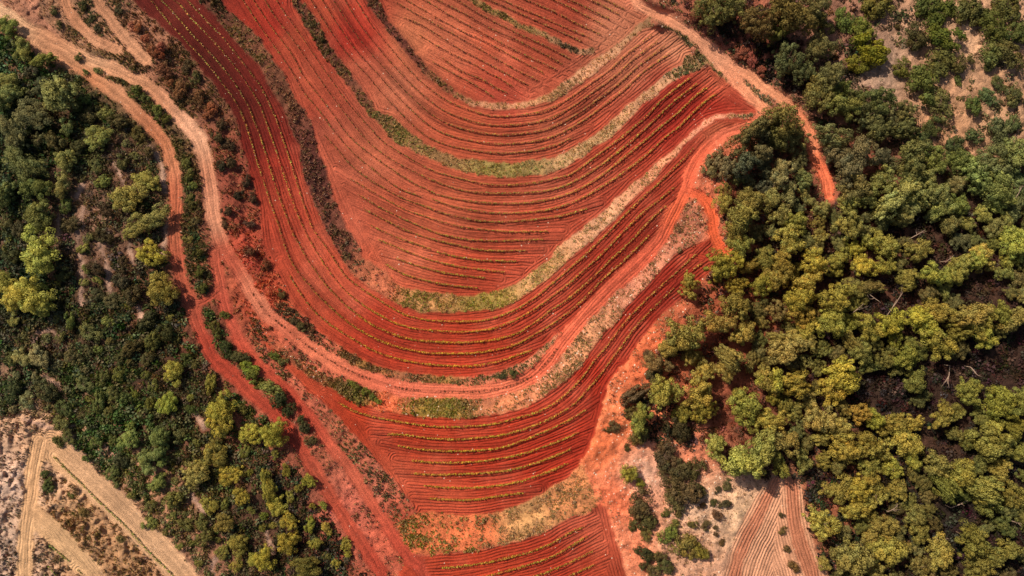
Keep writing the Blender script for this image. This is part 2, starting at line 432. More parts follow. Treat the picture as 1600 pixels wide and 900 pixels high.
ROWS['T3'] = [
 [(452,430),(466,452),(486,480),(510,502),(540,522),(572,541),(590,550),(620,560),(650,566),(680,570),(710,571),(740,571),(780,564),(810,554),(830,547)],
 ext([(236,0),(260,30),(280,52),(300,74),(316,90),(334,112),(350,134),(364,152),(378,178),(390,212),(400,246),(410,276),(420,308),(430,336),(438,360),(450,396),(464,422),(484,446),(500,464),(520,483),(540,500),(560,514),(590,530),(620,541),(660,550),(700,552),(740,551),(780,545),(806,538),(836,522),(860,508),(890,486),(916,463),(940,438),(980,402),(1014,368)],110,0),
 ext([(252,0),(266,14),(280,30),(300,54),(320,74),(340,96),(358,118),(372,138),(386,162),(394,180),(408,216),(420,254),(430,288),(442,322),(458,364),(468,382),(480,404),(494,424),(510,446),(524,460),(540,476),(560,492),(580,506),(610,520),(640,529),(670,533),(710,535),(740,534),(780,529),(810,519),(840,501),(860,485),(890,465),(934,426),(956,404),(988,374),(1004,356),(1020,340),(1040,322)],110,0),
 ext([(272,0),(282,8),(300,30),(320,50),(340,72),(356,90),(376,116),(392,140),(406,164),(414,184),(428,224),(440,260),(450,292),(462,326),(478,364),(488,382),(504,408),(520,431),(540,454),(566,475),(590,490),(620,505),(650,513),(690,517),(730,518),(770,513),(800,502),(830,486),(860,465),(886,445),(910,424),(940,397),(960,376),(978,358),(1008,329),(1040,304),(1054,291)],110,0),
 ext([(292,0),(308,16),(324,34),(348,58),(364,78),(380,98),(392,114),(408,136),(420,160),(428,178),(432,186),(442,216),(452,246),(464,284),(478,328),(490,358),(508,384),(524,408),(540,431),(560,447),(590,467),(620,485),(640,494),(670,500),(710,502),(750,501),(780,494),(810,481),(840,462),(860,445),(884,425),(910,402),(936,377),(954,359),(988,324),(1020,294),(1050,266),(1070,246),(1082,233)],110,0)]
ROWS['T4'] = [
 [(530,628),(550,640),(580,650),(600,654),(640,661),(680,666),(720,666),(770,662),(810,652),(840,643),(864,631),(888,612),(912,586),(930,561),(950,538),(970,511),(990,488),(1014,464),(1040,440),(1060,422),(1088,396)],
 [(606,678),(630,679),(670,684),(710,686),(750,683),(790,678),(830,666),(860,653),(884,640),(904,624),(918,608),(934,590),(952,566),(972,539),(988,516),(1008,494),(1030,472),(1052,451)],
 [(1082,422),(1096,411)],
 [(622,696),(660,702),(700,704),(750,703),(790,697),(836,680),(870,665),(896,652),(914,640)],
 [(644,719),(680,722),(720,722),(760,719),(810,710),(844,699),(880,686),(904,675)],
 [(644,739),(680,741),(716,740),(760,738),(800,733),(836,723),(866,712),(890,702)],
 [(664,758),(700,761),(740,761),(790,756),(830,746),(860,735),(886,724)],
 [(670,778),(710,780),(740,780),(780,774),(818,769)]]
ROWS['T5'] = [
 [(692,886),(720,884),(760,878),(800,869),(830,861),(860,849),(890,832),(912,822)],
 [(740,903),(766,898),(810,886),(860,870),(890,853),(916,838)],
 [(800,908),(840,898),(862,890),(890,878),(926,860)],
 [(860,912),(896,896),(928,882)]]
SAND_ROWS = [
 [(85,712),(100,728),(125,752),(155,782),(182,807),(207,832),(237,865),(270,897),(300,930)],
 [(77,850),(92,862),(108,876)], [(78,884),(88,897),(96,910)], [(122,890),(130,897)]]

FIELD_COL = [(200,-60,96,30,25),(250,0,96,30,25),(290,40,92,28,23),(312,74,88,26,21),(372,136,90,26,21),(388,162,92,26,21),(418,212,104,29,23),(395,230,112,31,24),(350,100,88,26,21),(1085,165,128,32,25),(1040,190,130,34,26),(540,60,150,44,34),(560,66,160,48,36),(430,40,150,42,32),(640,60,181,102,74),(700,60,177,93,69),(780,60,164,77,56),(840,100,157,70,51),(780,150,152,59,45),(880,20,152,65,48),(960,50,180,110,85),
 (500,30,159,68,48),(560,100,175,88,67),(620,140,185,102,77),(740,190,173,80,56),(860,190,166,80,58),(980,100,166,93,71),(1060,75,189,120,94),
 (400,30,148,48,35),(450,60,168,74,53),(480,130,175,80,59),(520,260,180,88,67),(580,240,180,93,69),(700,320,177,86,62),(640,400,180,88,64),(740,440,166,65,45),(860,370,161,70,51),(950,250,157,62,45),(1120,170,140,38,28),(1060,140,138,43,33),(1120,130,171,83,62),
 (270,20,108,41,33),(340,90,94,32,25),(400,180,100,32,24),(420,260,148,48,35),(440,330,166,63,45),(500,430,171,70,49),(600,530,161,53,36),(740,540,166,55,36),(860,480,152,54,38),(960,390,138,43,30),(1050,280,148,54,38),(1120,200,171,88,64),
 (560,640,161,55,33),(480,590,173,69,46),(640,680,159,53,33),(760,720,159,50,32),(860,700,152,44,28),(940,560,143,38,24),(1040,460,134,39,28),(1110,400,152,54,38),(700,790,175,72,50),(620,740,175,76,54),
 (760,880,166,57,36),(880,870,152,50,33),(950,850,166,69,48)]
TRACK_COL = [(0,20,205,160,130),(150,95,208,158,128),(300,200,212,155,128),(335,330,205,138,112),(400,460,205,120,95),(500,555,205,112,86),(650,605,205,105,82),(760,610,208,108,82),(860,555,212,100,75),(1000,400,194,88,66),(1080,260,208,95,70),(1150,200,205,105,82),
 (140,118,185,120,88),(250,225,180,112,82),(274,330,175,95,70),(285,440,171,86,66),(340,560,169,66,50),(440,650,166,66,50),(540,800,171,74,56),(600,900,166,66,50),(340,420,166,78,60),(350,480,169,74,58),(460,610,169,68,52),(560,750,180,88,68),
 (1010,10,212,140,112),(1100,65,210,145,118),(1200,140,210,140,110),(1265,215,205,125,95),(1285,270,215,110,80),(1110,340,225,100,65),
 (110,20,178,122,94),(170,70,184,128,100),(200,60,188,134,106),
 (50,760,200,154,118),(38,880,202,158,122),(140,755,198,154,122),(240,850,200,156,124),(100,860,200,158,122),(1200,800,190,105,80),(1160,860,195,115,88),(1250,830,185,95,72),(1210,870,205,140,105)]
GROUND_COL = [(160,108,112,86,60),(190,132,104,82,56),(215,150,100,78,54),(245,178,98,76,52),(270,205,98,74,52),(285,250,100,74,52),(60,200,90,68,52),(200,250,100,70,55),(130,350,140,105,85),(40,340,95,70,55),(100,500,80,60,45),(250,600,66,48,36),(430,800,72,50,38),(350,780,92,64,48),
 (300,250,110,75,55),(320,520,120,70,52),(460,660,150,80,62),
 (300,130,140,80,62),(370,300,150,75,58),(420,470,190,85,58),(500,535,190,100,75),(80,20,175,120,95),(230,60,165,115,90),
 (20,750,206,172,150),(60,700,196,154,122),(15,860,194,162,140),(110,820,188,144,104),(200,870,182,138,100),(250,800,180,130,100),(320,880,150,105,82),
 (1110,270,200,110,80),(1090,350,205,115,85),(1150,500,165,85,58),(1100,560,170,90,62),(1250,600,78,48,36),(1400,600,46,34,28),(1500,350,66,46,36),(1450,120,192,146,114),(1500,60,196,154,122),(1560,180,182,140,108),(1480,190,186,138,104),(1380,110,165,135,115),(1300,60,150,105,85),(1150,60,150,85,65),(1330,260,130,74,56),(1300,420,84,52,40),(1560,560,60,42,34),(1500,800,46,36,30),  # darkest soil values paint in the shadow under the deep right wood
 (1000,560,225,115,75),(985,650,228,128,85),(940,700,225,118,75),(960,780,222,115,78),(985,860,220,130,95),(1000,740,215,165,140),(1100,800,210,170,140),(1150,800,215,175,140),(1090,690,200,120,90),(1060,860,205,155,125),(1140,640,125,68,50),(1280,800,150,90,65),
 (460,625,190,100,75),(520,680,170,95,70),(580,760,175,100,78),(550,790,190,100,80),(620,820,180,85,62)]
BANK_COL = [(600,20,110,60,48),(630,80,110,60,48),(690,130,140,85,60),(770,166,200,140,105),(930,100,205,150,115),(1050,45,140,105,75),(800,34,150,115,70),(890,74,150,110,80),
 (500,60,110,65,50),(650,220,135,100,65),(780,265,150,130,75),(920,225,185,145,105),(1040,120,195,145,110),(1130,115,150,120,80),
 (330,10,100,60,45),(420,110,120,75,55),(490,260,90,50,42),(530,350,120,70,55),(600,440,185,105,75),(660,470,175,125,80),(760,470,150,125,65),(840,430,195,145,100),(930,350,205,150,115),(1030,260,215,145,110),(1110,185,225,150,120),
 (1080,360,180,110,85),(1000,430,215,140,110),(900,550,210,145,105),(800,630,210,130,90),(680,635,150,125,55),(600,630,215,105,70),(560,612,120,110,50),(480,570,170,95,65),
 (650,840,205,110,70),(740,830,205,110,70),(820,810,195,145,95),(900,790,200,130,85),
 (300,130,130,85,65),(240,50,160,110,85),(130,30,150,110,85),(150,70,175,125,95),(370,280,140,72,55),(420,470,190,85,58),(395,400,170,75,55),(500,535,190,100,75),(640,592,150,95,65),(760,595,170,100,75),(840,565,200,130,100)]

# plants on banks and open ground: x, y, r, g, b, density, height (m)
VEG = [(165,112,104,92,54,1,0.5),(190,130,96,88,50,1,0.5),(230,160,90,86,46,1,0.5),(270,215,88,84,44,1,0.5),(295,300,86,80,44,1,0.5),(310,410,86,78,44,1,0.5),(600,20,103.35,76.63,52.8,0.45,0.38),(640,85,106,76.63,55.2,0.42,0.38),(690,130,119.25,96.41,54,0.5,0.42),(760,165,150,120,75,0.8,0.3),(830,163,170,140,90,0.7,0.3),(930,100,180,140,95,0.6,0.3),(1000,45,150,120,80,0.8,0.35),(1050,50,85,80,45,1,0.4),
 (760,10,110,100,50,1,0.4),(830,45,150,130,80,1,0.35),(900,76,80,70,50,1,0.4),
 (475,20,106,92.7,57.6,0.5,0.42),(510,80,99.38,80.34,48,0.5,0.42),(550,130,125.88,101.35,62.4,0.5,0.38),(600,190,130.6,119.15,70,0.8,0.41),(640,225,146.5,134.6,75,0.8,0.36),(700,250,157.1,129.45,85,0.56,0.32),(780,265,154.4,141,77.2,1,0.32),(850,260,154,141,90,0.8,0.32),(920,225,165,140,95,0.6,0.3),(1000,155,170,140,100,0.6,0.3),(1075,95,110.7,102.5,67.2,1,0.45),(1130,110,110,105,60,0.8,0.4),(1180,145,118.8,110,78.4,0.8,0.4),
 (335,10,72.88,61.8,38.4,0.5,0.51),(370,50,134.09,113.3,71.5,0.51,0.36),(400,80,128,107.64,66,0.58,0.36),(440,140,127.2,91.46,64.8,0.42,0.38),(470,200,111.3,74.16,57.6,0.42,0.42),(500,280,108.65,76.63,60,0.42,0.42),(530,350,99.38,74.16,54,0.4,0.42),(560,420,92.75,80.34,54,0.3,0.42),(600,440,164,106,70,0.4,0.32),(650,465,139,126,60,1,0.36),(700,478,154,131,70,1,0.36),(760,470,149,136,60.4,1,0.36),(830,440,164,146,85,0.7,0.32),(920,360,165,140,95,0.5,0.3),(1020,265,160,130,85,0.5,0.3),(1100,190,190,140,100,0.25,0.25),
 (1085,345,140,107,75,0.42,0.45),(1040,390,130,102,70,0.36,0.45),(980,450,150,115,80,0.4,0.35),(900,540,140,115,75,0.6,0.4),(840,600,150,120,75,0.6,0.35),(780,632,140,115,65,0.5,0.35),(690,635,129.6,120,50.4,1,0.45),(640,635,124.2,115,44.8,1,0.45),(605,628,190,100,60,0.2,0.3),(560,608,102.6,95,44.8,1.3,0.6),(500,580,130,95,55,0.6,0.4),(430,530,100,80,50,0.5,0.4),
 (650,850,120,110,45,0.48,0.45),(690,835,130,115,55,0.3,0.4),(715,850,124.2,115,50.4,0.48,0.45),(735,820,110,100,50,0.42,0.4),(770,825,150,120,80,0.42,0.35),(840,810,150,120,80,0.42,0.35),(900,790,140,115,70,0.5,0.35),
 (560,575,110,85,50,1,0.45),(640,590,120,90,60,1,0.4),(740,595,110,90,55,1,0.4),(800,585,89.1,82.5,50.4,1,0.5),(480,520,100,75,50,0.8,0.45),(450,490,80.5,66,44,0.64,0.45),(420,460,172.5,88,55,0.48,0.45),(395,400,164.56,81.58,57.2,0.32,0.41),(350,300,127.2,81.58,57.6,0.3,0.42),(330,200,121.9,88.99,55.2,0.3,0.42),(290,120,98.9,83.6,50.6,0.52,0.45),(240,60,120,85,58,0.5,0.4),(250,100,100,78,54,0.6,0.45),(130,80,130,104,70,0.5,0.35),(130,30,92,86,54,0.6,0.45),(75,25,150,115,85,0.25,0.3),
 (500,665,120,90,60,0.5,0.4),(560,720,90,85,50,0.6,0.45),(590,770,90,75,50,0.7,0.45),(440,610,110,80,55,0.5,0.4),(425,585,97.2,90,50.4,1,0.5),(540,760,150,90,75,0.3,0.3),(600,850,120,70,55,0.5,0.35),
 (100,790,120,96,58,0.85,0.45),(200,850,118,94,58,0.85,0.45),(20,760,104,88,72,0.45,0.4),(20,860,90,78,64,0.6,0.45),(1000,800,120,95,75,0.25,0.3),(1100,750,130,105,85,0.2,0.3),(1060,860,130,105,80,0.4,0.35),(950,720,200,120,80,0.12,0.25),(990,600,150,100,70,0.3,0.35),(985,860,190,120,90,0.15,0.25),(1450,120,130,110,75,0.2,0.35),(1560,170,90,80,50,0.6,0.45),(1210,840,120,95,70,0.15,0.3),(1120,260,150,100,70,0.3,0.4),(300,800,100,90,55,0.5,0.4),(60,20,150,115,85,0.25,0.3)]

GULLY = [[(128,325),(124,345),(121,365),(126,400),(128,430),(130,475)],[(158,372),(163,410),(170,440),(178,472)],[(203,380),(206,418)],[(92,340),(92,365),(78,374)],[(178,256),(186,268),(195,284)],[(126,290),(120,305)],[(60,520),(78,518),(95,530)],[(70,590),(90,600)],[(215,480),(222,500)],[(300,640),(318,668)],[(415,830),(428,862)],[(40,655),(70,668),(110,690)],[(165,700),(180,712)],[(230,230),(250,250),(258,300)],[(262,330),(256,400)],[(300,770),(320,800)],[(340,870),(330,890)]]

# ------------------------------------------------------------------ terrain: zones, heights, soil
ZONES = [('ground', None)]                       # id -> (object name, label)
ZID = np.zeros((NY, NX), np.int32)
LVL_G = [(60,400,6.5),(200,100,5.0),(250,600,6.0),(450,800,6.0),(50,800,6.0),(1150,300,4.6),(1150,100,3.0),(1300,60,4),(1500,100,5),(1300,500,6),(1500,500,7),
         (1100,800,6.5),(960,750,6.0),(1000,600,5.4),(1500,850,7),(550,750,5.2),(620,840,5.4),(320,520,4.9),(300,250,4.7)]
LVL_T = [(0,20,5),(330,300,4.3),(600,600,4.0),(860,560,3.9),(1040,350,3.5),(1190,185,2.9),(1000,5,1.0),(1100,70,1.9),(1290,290,4.2),(274,330,5.2),(440,650,5.3),(590,890,5.7),
         (460,620,5.0),(620,850,5.4),(50,800,6),(1210,800,6.4),(1110,340,4.2),(120,40,4.8),(200,60,4.5)]
LVL_F = {'T0': 0.0, 'T1': 1.1, 'T2': 2.2, 'T3': 3.3, 'T4': 4.8, 'T5': 5.7}
RISE = 0.62

lvl = ctrl_map(LVL_G, power=2.5)[..., 0]
known = np.ones((NY, NX), bool)
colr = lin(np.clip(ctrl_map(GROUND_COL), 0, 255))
fcol = lin(np.clip(ctrl_map(FIELD_COL, power=3.2), 0, 255)) * np.array([0.91, 0.94, 0.86])
tcol = lin(np.clip(ctrl_map(TRACK_COL, power=4.0), 0, 255)) * np.array([1.02, 1.03, 0.94])
bcol = lin(np.clip(ctrl_map(BANK_COL, power=3.5), 0, 255))
amp = np.zeros((NY, NX))
cls = np.zeros((NY, NX), np.int8)                # 0 ground 1 field 2 bank 3 track

def zone(name, label):
    ZONES.append((name, label)); return len(ZONES) - 1

FIELD_LABEL = {'T0': 'innermost red terrace at the top with straight slanting vine rows', 'T1': 'second red terrace wrapped around the top one',
 'T2': 'broad central red terrace with many curved vine rows', 'T3': 'long outer red terrace, dark red at the upper left',
 'T4': 'deep red lower terrace reaching up to the pines on the right', 'T5': 'red terrace cut by the bottom edge'}
for k in ('T0', 'T1', 'T2', 'T3', 'T4', 'T5'):
    m = poly_mask(POLY[k])
    ZID[m] = zone('vineyard_terrace', FIELD_LABEL[k])
    lvl[m] = LVL_F[k]; known[m] = True; amp[m] = 1.0; colr[m] = fcol[m]; cls[m] = 1

BANK_LABEL = {'A': 'innermost terrace bank, dark scrub on the left and dry grass on the right', 'B': 'terrace bank with a green grassy foot at its middle',
 'C': 'long terrace bank, purple-brown on the left and pale straw on the right', 'D': 'scrubby bank between the pale track and the dark red rows',
 'E': 'stony bank with green patches below the pale track', 'F': 'orange and green bank above the bottom terrace'}
band = {}
for k in ('A', 'B', 'C', 'D', 'E', 'F'):
    m = poly_mask(BANK[k])
    band[k] = m
    ZID[m] = zone('terrace_bank', BANK_LABEL[k])
    known[m] = False; amp[m] = 0; colr[m] = bcol[m]; cls[m] = 2
dA0, _, _ = dist_map([smooth(A0_LINE)], 14, True)
dS, _, _ = dist_map([smooth(STRIP1), smooth(STRIP2)], 14, True)
m = dA0 < 4.5
ZID[m] = zone('terrace_bank', 'thin grassy ridge crossing the top terrace'); colr[m] = bcol[m]; cls[m] = 2; amp[m] = 0
m = dS < 7.0
ZID[m] = zone('road_verge', 'grassy verge along the upper right road'); colr[m] = bcol[m]; cls[m] = 2; amp[m] = 0

tl = ctrl_map(LVL_T, power=2.5)[..., 0]
TRACK_LABEL = {'pale_track': 'pale dirt track curving round the left and bottom of the vineyard', 'red_track': 'red dirt track beside the left woodland',
 'middle_track': 'red dirt track between two scrubby strips at the lower left', 'link_track': 'short link between two red tracks',
 'forest_road': 'pale dirt road running down past the upper right wood', 'junction_track': 'dirt spur beside the upper right road',
 'loop_track': 'orange loop of track at the vineyard tip', 'narrow_track': 'narrow track at the top left', 'spur_track': 'short pinkish track ending in scrub at the top left',
 'sandy_track': 'straight sandy track at the bottom left', 'ploughed_plot': 'slanting pale ploughed plot at the bottom left', 'lower_sand_plot': 'small sandy plot in the bottom left corner',
 'woodland_plot': 'ploughed plot among the trees at the bottom right'}
dG, _, _ = dist_map([smooth(g) for g in GULLY], 14, True)
gul = dG < 3.5 + 2.5 * vnoise(13, 41)
colr[gul & (cls == 0)] = lin((172, 136, 116))
track_lines = []
rut = np.ones((NY, NX)); RUTZ = np.zeros((NY, NX))
for k in ('lower_sand_plot', 'ploughed_plot', 'sandy_track', 'narrow_track', 'spur_track', 'link_track', 'middle_track', 'red_track', 'loop_track', 'junction_track', 'forest_road', 'woodland_plot', 'pale_track'):
    ln, hw = TRACK[k]
    if k == 'woodland_plot':
        m = poly_mask(PLOT_BR); d = None
        dq, _, _ = dist_map([smooth(PLOT_TR[0])], 20, True); dr2, _, _ = dist_map([smooth(PLOT_TR[1])], 24, True)
        tcol[(dq < 9) | (dr2 < 11)] = lin((176, 112, 84)); tcol[(dq >= 9) & (dr2 >= 11) & m] = lin((200, 144, 112))
    else:
        s = smooth(ln); track_lines.append(s)
        d, _, _ = dist_map([s], hw + 6, True)
        m = d < hw
        if k == 'pale_track':
            m &= ~((GX > 1050) & (cls == 1) & (d > 7))
    if d is not None:
        e_ = (d >= hw) & (d < hw + 7) & (cls != 1)
        wgt = (0.42 * np.exp(-(d[e_] - hw) / 2.2) * (1 + 0.6 * vnoise(8, 44)[e_])).clip(0, 1)[:, None]
        colr[e_] = colr[e_] * (1 - wgt) + tcol[e_] * wgt
    ZID[m] = zone('ploughed_plot' if 'plot' in k else 'dirt_road' if 'road' in k else 'dirt_track', TRACK_LABEL[k])
    lvl[m] = tl[m]; known[m] = True; colr[m] = tcol[m]; cls[m] = 3
    amp[m] = 1.0 if 'plot' in k else 0.6
    if d is not None and hw < 14:
        q = d[m] / hw
        rut[m] = 0.84 + 0.30 * np.exp(-((q - 0.48) / 0.2) ** 2) - 0.10 * np.exp(-(q / 0.17) ** 2)
        RUTZ[m] = -0.06 * np.exp(-((q - 0.48) / 0.2) ** 2)

# heights: banks ramp between the levels either side
kb = known.astype(float)
lvl = lvl * RISE
num = blur(lvl * kb, 5, 3); den = blur(kb, 5, 3)
zz = np.where(known, lvl, num / np.maximum(den, 1e-6))
Z = blur(zz, 2, 2) + RUTZ
rough = np.where(cls == 1, 0.05, np.where(cls == 3, 0.03, np.where(cls == 2, 0.24, 0.34)))
rough = blur(rough, 2, 1)
rough = rough * np.where((GX < 300) & (GY > 640) & (cls == 0), 1.9, 1.0)
Z = Z + rough * (0.6 * vnoise(9, 21) + 0.6 * vnoise(22, 22) + 0.45 * vnoise(4.2, 23)) + 0.25 * vnoise(140, 24)

# furrow guides: vine rows, bank edges, track centre lines, headlands
HEAD = [[(936,784),(948,830),(960,880),(975,940),(990,1040)], [(912,716),(926,690),(936,650),(944,612),(968,575)], [(486,196),(512,256),(548,330),(584,392),(606,428)],
        [(1130,396),(1110,404),(1080,400)], [(640,790),(612,744),(584,708),(548,660),(505,618),(450,566)], [(1190,172),(1150,150),(1110,112)],
        [(1215,748),(1190,800),(1165,850),(1148,900),(1120,1040)], [(1238,750),(1242,800),(1252,850),(1268,900),(1300,1040)],
        [(985,10),(960,46),(920,84),(880,112),(830,142)]]
row_s = {k: [smooth(r, 5.0) for r in v] for k, v in ROWS.items()}
guides = [smooth(ext(r, 26, 26), 5.0) for v in ROWS.values() for r in v] + [smooth(p) for p in (A_IN, A_OUT, B_IN, B_OUT, C_IN, C_OUT, D_IN, E_OUT)] + [smooth(h) for h in HEAD] + track_lines + [smooth(r) for r in SAND_ROWS]
FD, FU, FI = dist_map(guides, 44)
far = FD > 1e5
amp[far] = 0; FD[far] = 0
hh = np.random.default_rng(5).random((len(guides) + 1, 64))
q = FD / 3.2
i0 = np.clip(q.astype(int), 0, 62); u = q - i0
st = hh[FI, i0] * (1 - u) + hh[FI, i0 + 1] * u
st = 1 + (0.62 * (st - 0.5)) * np.clip(amp, 0, 1) * (0.75 + 0.5 * vnoise(60, 31))
bh = np.random.default_rng(6).random((len(guides) + 1, 8))
qb = FD / 9.0; ib = np.clip(qb.astype(int), 0, 6); ub = qb - ib
sb_ = bh[FI, ib] * (1 - ub) + bh[FI, ib + 1] * ub
st = st * (1 + 0.46 * (sb_ - 0.5) * (cls == 1) * (0.7 + 0.6 * vnoise(90, 37)))
mott = 1 + 0.10 * vnoise(70, 32) + 0.08 * vnoise(26, 33)
dust = np.clip(0.5 * vnoise(85, 45) + 0.45 * vnoise(34, 46) + 0.2 * vnoise(12, 47), 0, 1) * 0.5 * (cls == 1) * np.clip((GX - 380) / 120, 0, 1)
colr = colr * (1 - dust[..., None]) + (colr * 0.55 + lin((214, 128, 100)) * 0.45) * dust[..., None]
mott = mott * np.where(cls == 1, 1 + 0.07 * vnoise(7, 38), np.where(cls == 3, 1 + 0.12 * vnoise(9, 39), 1 + 0.24 * vnoise(6, 42) + 0.2 * vnoise(15, 43)))
base = colr * (st * mott * rut)[..., None]
# ridges left under the vines
nrow = sum(len(v) for v in row_s.values())
onrow = (FI < nrow) & (FI >= 0) & (cls == 1)
Z = Z + np.where(onrow, 0.10 * np.exp(-(FD / 3.0) ** 2), 0)
Z = Z + np.where((cls == 1), 0.014 * amp * (0.6 + 0.8 * vnoise(50, 35)) * np.sin(2 * math.pi * FD / 9.0 + 1.0 + 1.5 * vnoise(40, 36)), 0)
sb = np.stack([blur(base[..., c], 1, 1) for c in range(3)], -1)
base = 0.45 * base + 0.55 * sb
base = np.clip(base, 0.004, 0.9)

# tensor grid: fine over the survey, stretched rows and columns out to the horizon
fine = STEP * np.arange(NX) + X0
out = np.array([30, 80, 170, 320, 600, 1100, 2200, 4500, 9000, 16000], float)
gx = np.concatenate([(X0 - out)[::-1], fine, fine[-1] + out])
finey = STEP * np.arange(NY) + Y0
gy = np.concatenate([(Y0 - out)[::-1], finey, finey[-1] + out])
ii = np.clip(np.arange(len(gx)) - len(out), 0, NX - 1); jj = np.clip(np.arange(len(gy)) - len(out), 0, NY - 1)
J, I = np.meshgrid(jj, ii, indexing='ij')
PXg, PYg = np.meshgrid(gx, gy)
inside = (PXg >= X0) & (PXg <= fine[-1]) & (PYg >= Y0) & (PYg <= finey[-1])
Zg = Z[J, I]
fall = np.maximum(np.maximum(X0 - PXg, PXg - fine[-1]), np.maximum(Y0 - PYg, PYg - finey[-1])).clip(0)
Zg = Zg + (5.0 - Zg) * np.clip(fall / 400, 0, 1)
Cg = base[J, I]
soil = lin((120, 85, 62))
w = np.clip(fall / 300, 0, 1)[..., None]
Cg = Cg * (1 - w) + soil * w

def unproj(px, py, z):
    k = S * (HC - z) / HC
    return (np.asarray(px) - 800.0) * k, (450.0 - np.asarray(py)) * k

Xw, Yw = unproj(PXg, PYg, Zg)
vid = np.arange(Zg.size).reshape(Zg.shape)
quads = np.stack([vid[1:, :-1], vid[1:, 1:], vid[:-1, 1:], vid[:-1, :-1]], -1).reshape(-1, 4)
zq = np.where(inside, ZID[J, I], 0)[:-1, :-1].ravel()
V = np.stack([Xw, Yw, Zg], -1).reshape(-1, 3)
Ca = np.concatenate([Cg.reshape(-1, 3), np.ones((Zg.size, 1))], 1)
FUR = (FD * S)[J, I].ravel(); AMP = (blur(amp, 1, 1)[J, I] * inside).ravel()
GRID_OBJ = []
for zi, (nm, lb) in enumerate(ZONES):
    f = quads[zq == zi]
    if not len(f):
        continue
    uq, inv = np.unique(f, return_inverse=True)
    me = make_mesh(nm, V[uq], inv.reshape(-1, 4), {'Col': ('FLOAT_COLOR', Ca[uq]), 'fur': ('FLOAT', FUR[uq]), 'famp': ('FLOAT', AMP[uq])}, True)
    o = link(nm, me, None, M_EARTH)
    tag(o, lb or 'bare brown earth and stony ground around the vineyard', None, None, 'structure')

def bil(A, px, py):
    fx = np.clip((np.asarray(px, float) - X0) / STEP, 0, NX - 1.001); fy = np.clip((np.asarray(py, float) - Y0) / STEP, 0, NY - 1.001)
    i = fx.astype(int); j = fy.astype(int); u = fx - i; v = fy - j
    return (A[j, i] * (1 - u) + A[j, i + 1] * u) * (1 - v) + (A[j + 1, i] * (1 - u) + A[j + 1, i + 1] * u) * v

def near(A, px, py):
    i = np.clip(np.rint((np.asarray(px, float) - X0) / STEP).astype(int), 0, NX - 1); j = np.clip(np.rint((np.asarray(py, float) - Y0) / STEP).astype(int), 0, NY - 1)
    return A[j, i]

def on_ground(px, py):
    """ground point seen at a photograph pixel."""
    z = bil(Z, px, py); x, y = unproj(px, py, z)
    return np.stack([x, y, z], -1)

def ground_z(x, y):
    z = 4.0
    for _ in range(4):
        k = S * (HC - z) / HC
        z = bil(Z, x / k + 800.0, 450.0 - y / k)
    return z

# ------------------------------------------------------------------ plant templates
def unit(v):
    return v / np.maximum(np.linalg.norm(v, axis=-1, keepdims=True), 1e-9)

def leaf_quads(r, p, nrm, size, aspect=1.0):
    """one bent leaf-spray quad per point; returns (4n,3) verts, (n,4) faces."""
    n = len(p)
    t = unit(np.cross(nrm, unit(r.normal(size=(n, 3)))))
    b = np.cross(nrm, t)
    s = (size * (0.7 + 0.6 * r.random(n)))[:, None]
    v = np.stack([p - t * s, p - b * s * aspect * 0.8, p + t * s, p + b * s * aspect], 1)
    return v.reshape(-1, 3), np.arange(4 * n).reshape(n, 4)

def blob_crown(name, seed, npuff, nleaf, leaf, flat=0.75, hollow=0.45, puff=(0.20, 0.33), lobes=5, spread=0.35):
    """crown of unit radius made of many foliage puffs on an uneven dome."""
    r = np.random.default_rng(seed)
    la = r.random(lobes) * 2 * math.pi; lr = 0.45 + spread * r.random(lobes)
    V, F, C, N = [], [], [], []
    off = 0
    for i in range(npuff):
        k = r.integers(lobes)
        d = unit(r.normal(size=3)); d[2] = abs(d[2]) * 1.1 - 0.25
        rad = r.random() ** 0.5 * (1 - hollow) + hollow
        c = np.array([math.cos(la[k]), math.sin(la[k]), 0]) * lr[k] * 0.8 + d * rad * (0.55 + 0.15 * r.random())
        c[:2] *= 0.86
        c[2] = c[2] * flat + 0.1 * r.normal() * flat + 0.15 * flat
        pr = puff[0] + (puff[1] - puff[0]) * r.random()
        e = unit(r.normal(size=(nleaf, 3)) + np.array([0, 0, 0.35]))
        p = c + e * pr * (0.78 + 0.30 * r.random((nleaf, 1))) * np.array([1, 1, 0.9])
        nr = unit(e + 0.8 * r.normal(size=(nleaf, 3)))
        N.append(np.repeat(unit(0.62 * e + 0.5 * nr + 0.12 * unit(c)[None]), 4, 0))
        v, f = leaf_quads(r, p, nr, np.full(nleaf, leaf), 0.8)
        V.append(v); F.append(f + off); off += len(v)
        t = 0.85 + 0.3 * r.random() + 0.14 * r.normal(size=nleaf)
        hue = r.normal() * 0.06
        cc = np.stack([t * (1 + hue), t, t * (1 - hue)], -1)
        C.append(np.repeat(cc, 4, 0))
    V = np.vstack(V); V[:, 2] -= V[:, 2].min()
    # normalise footprint
    rr = np.percentile(np.hypot(V[:, 0] - V[:, 0].mean(), V[:, 1] - V[:, 1].mean()), 96)
    V[:, :2] -= V[:, :2].mean(0); V /= rr
    C = np.vstack(C).clip(0.3, 1.7)
    return make_mesh(name, V, np.vstack(F), {'Col': ('FLOAT_COLOR', np.concatenate([C, np.ones((len(C), 1))], 1))}, True, np.vstack(N))

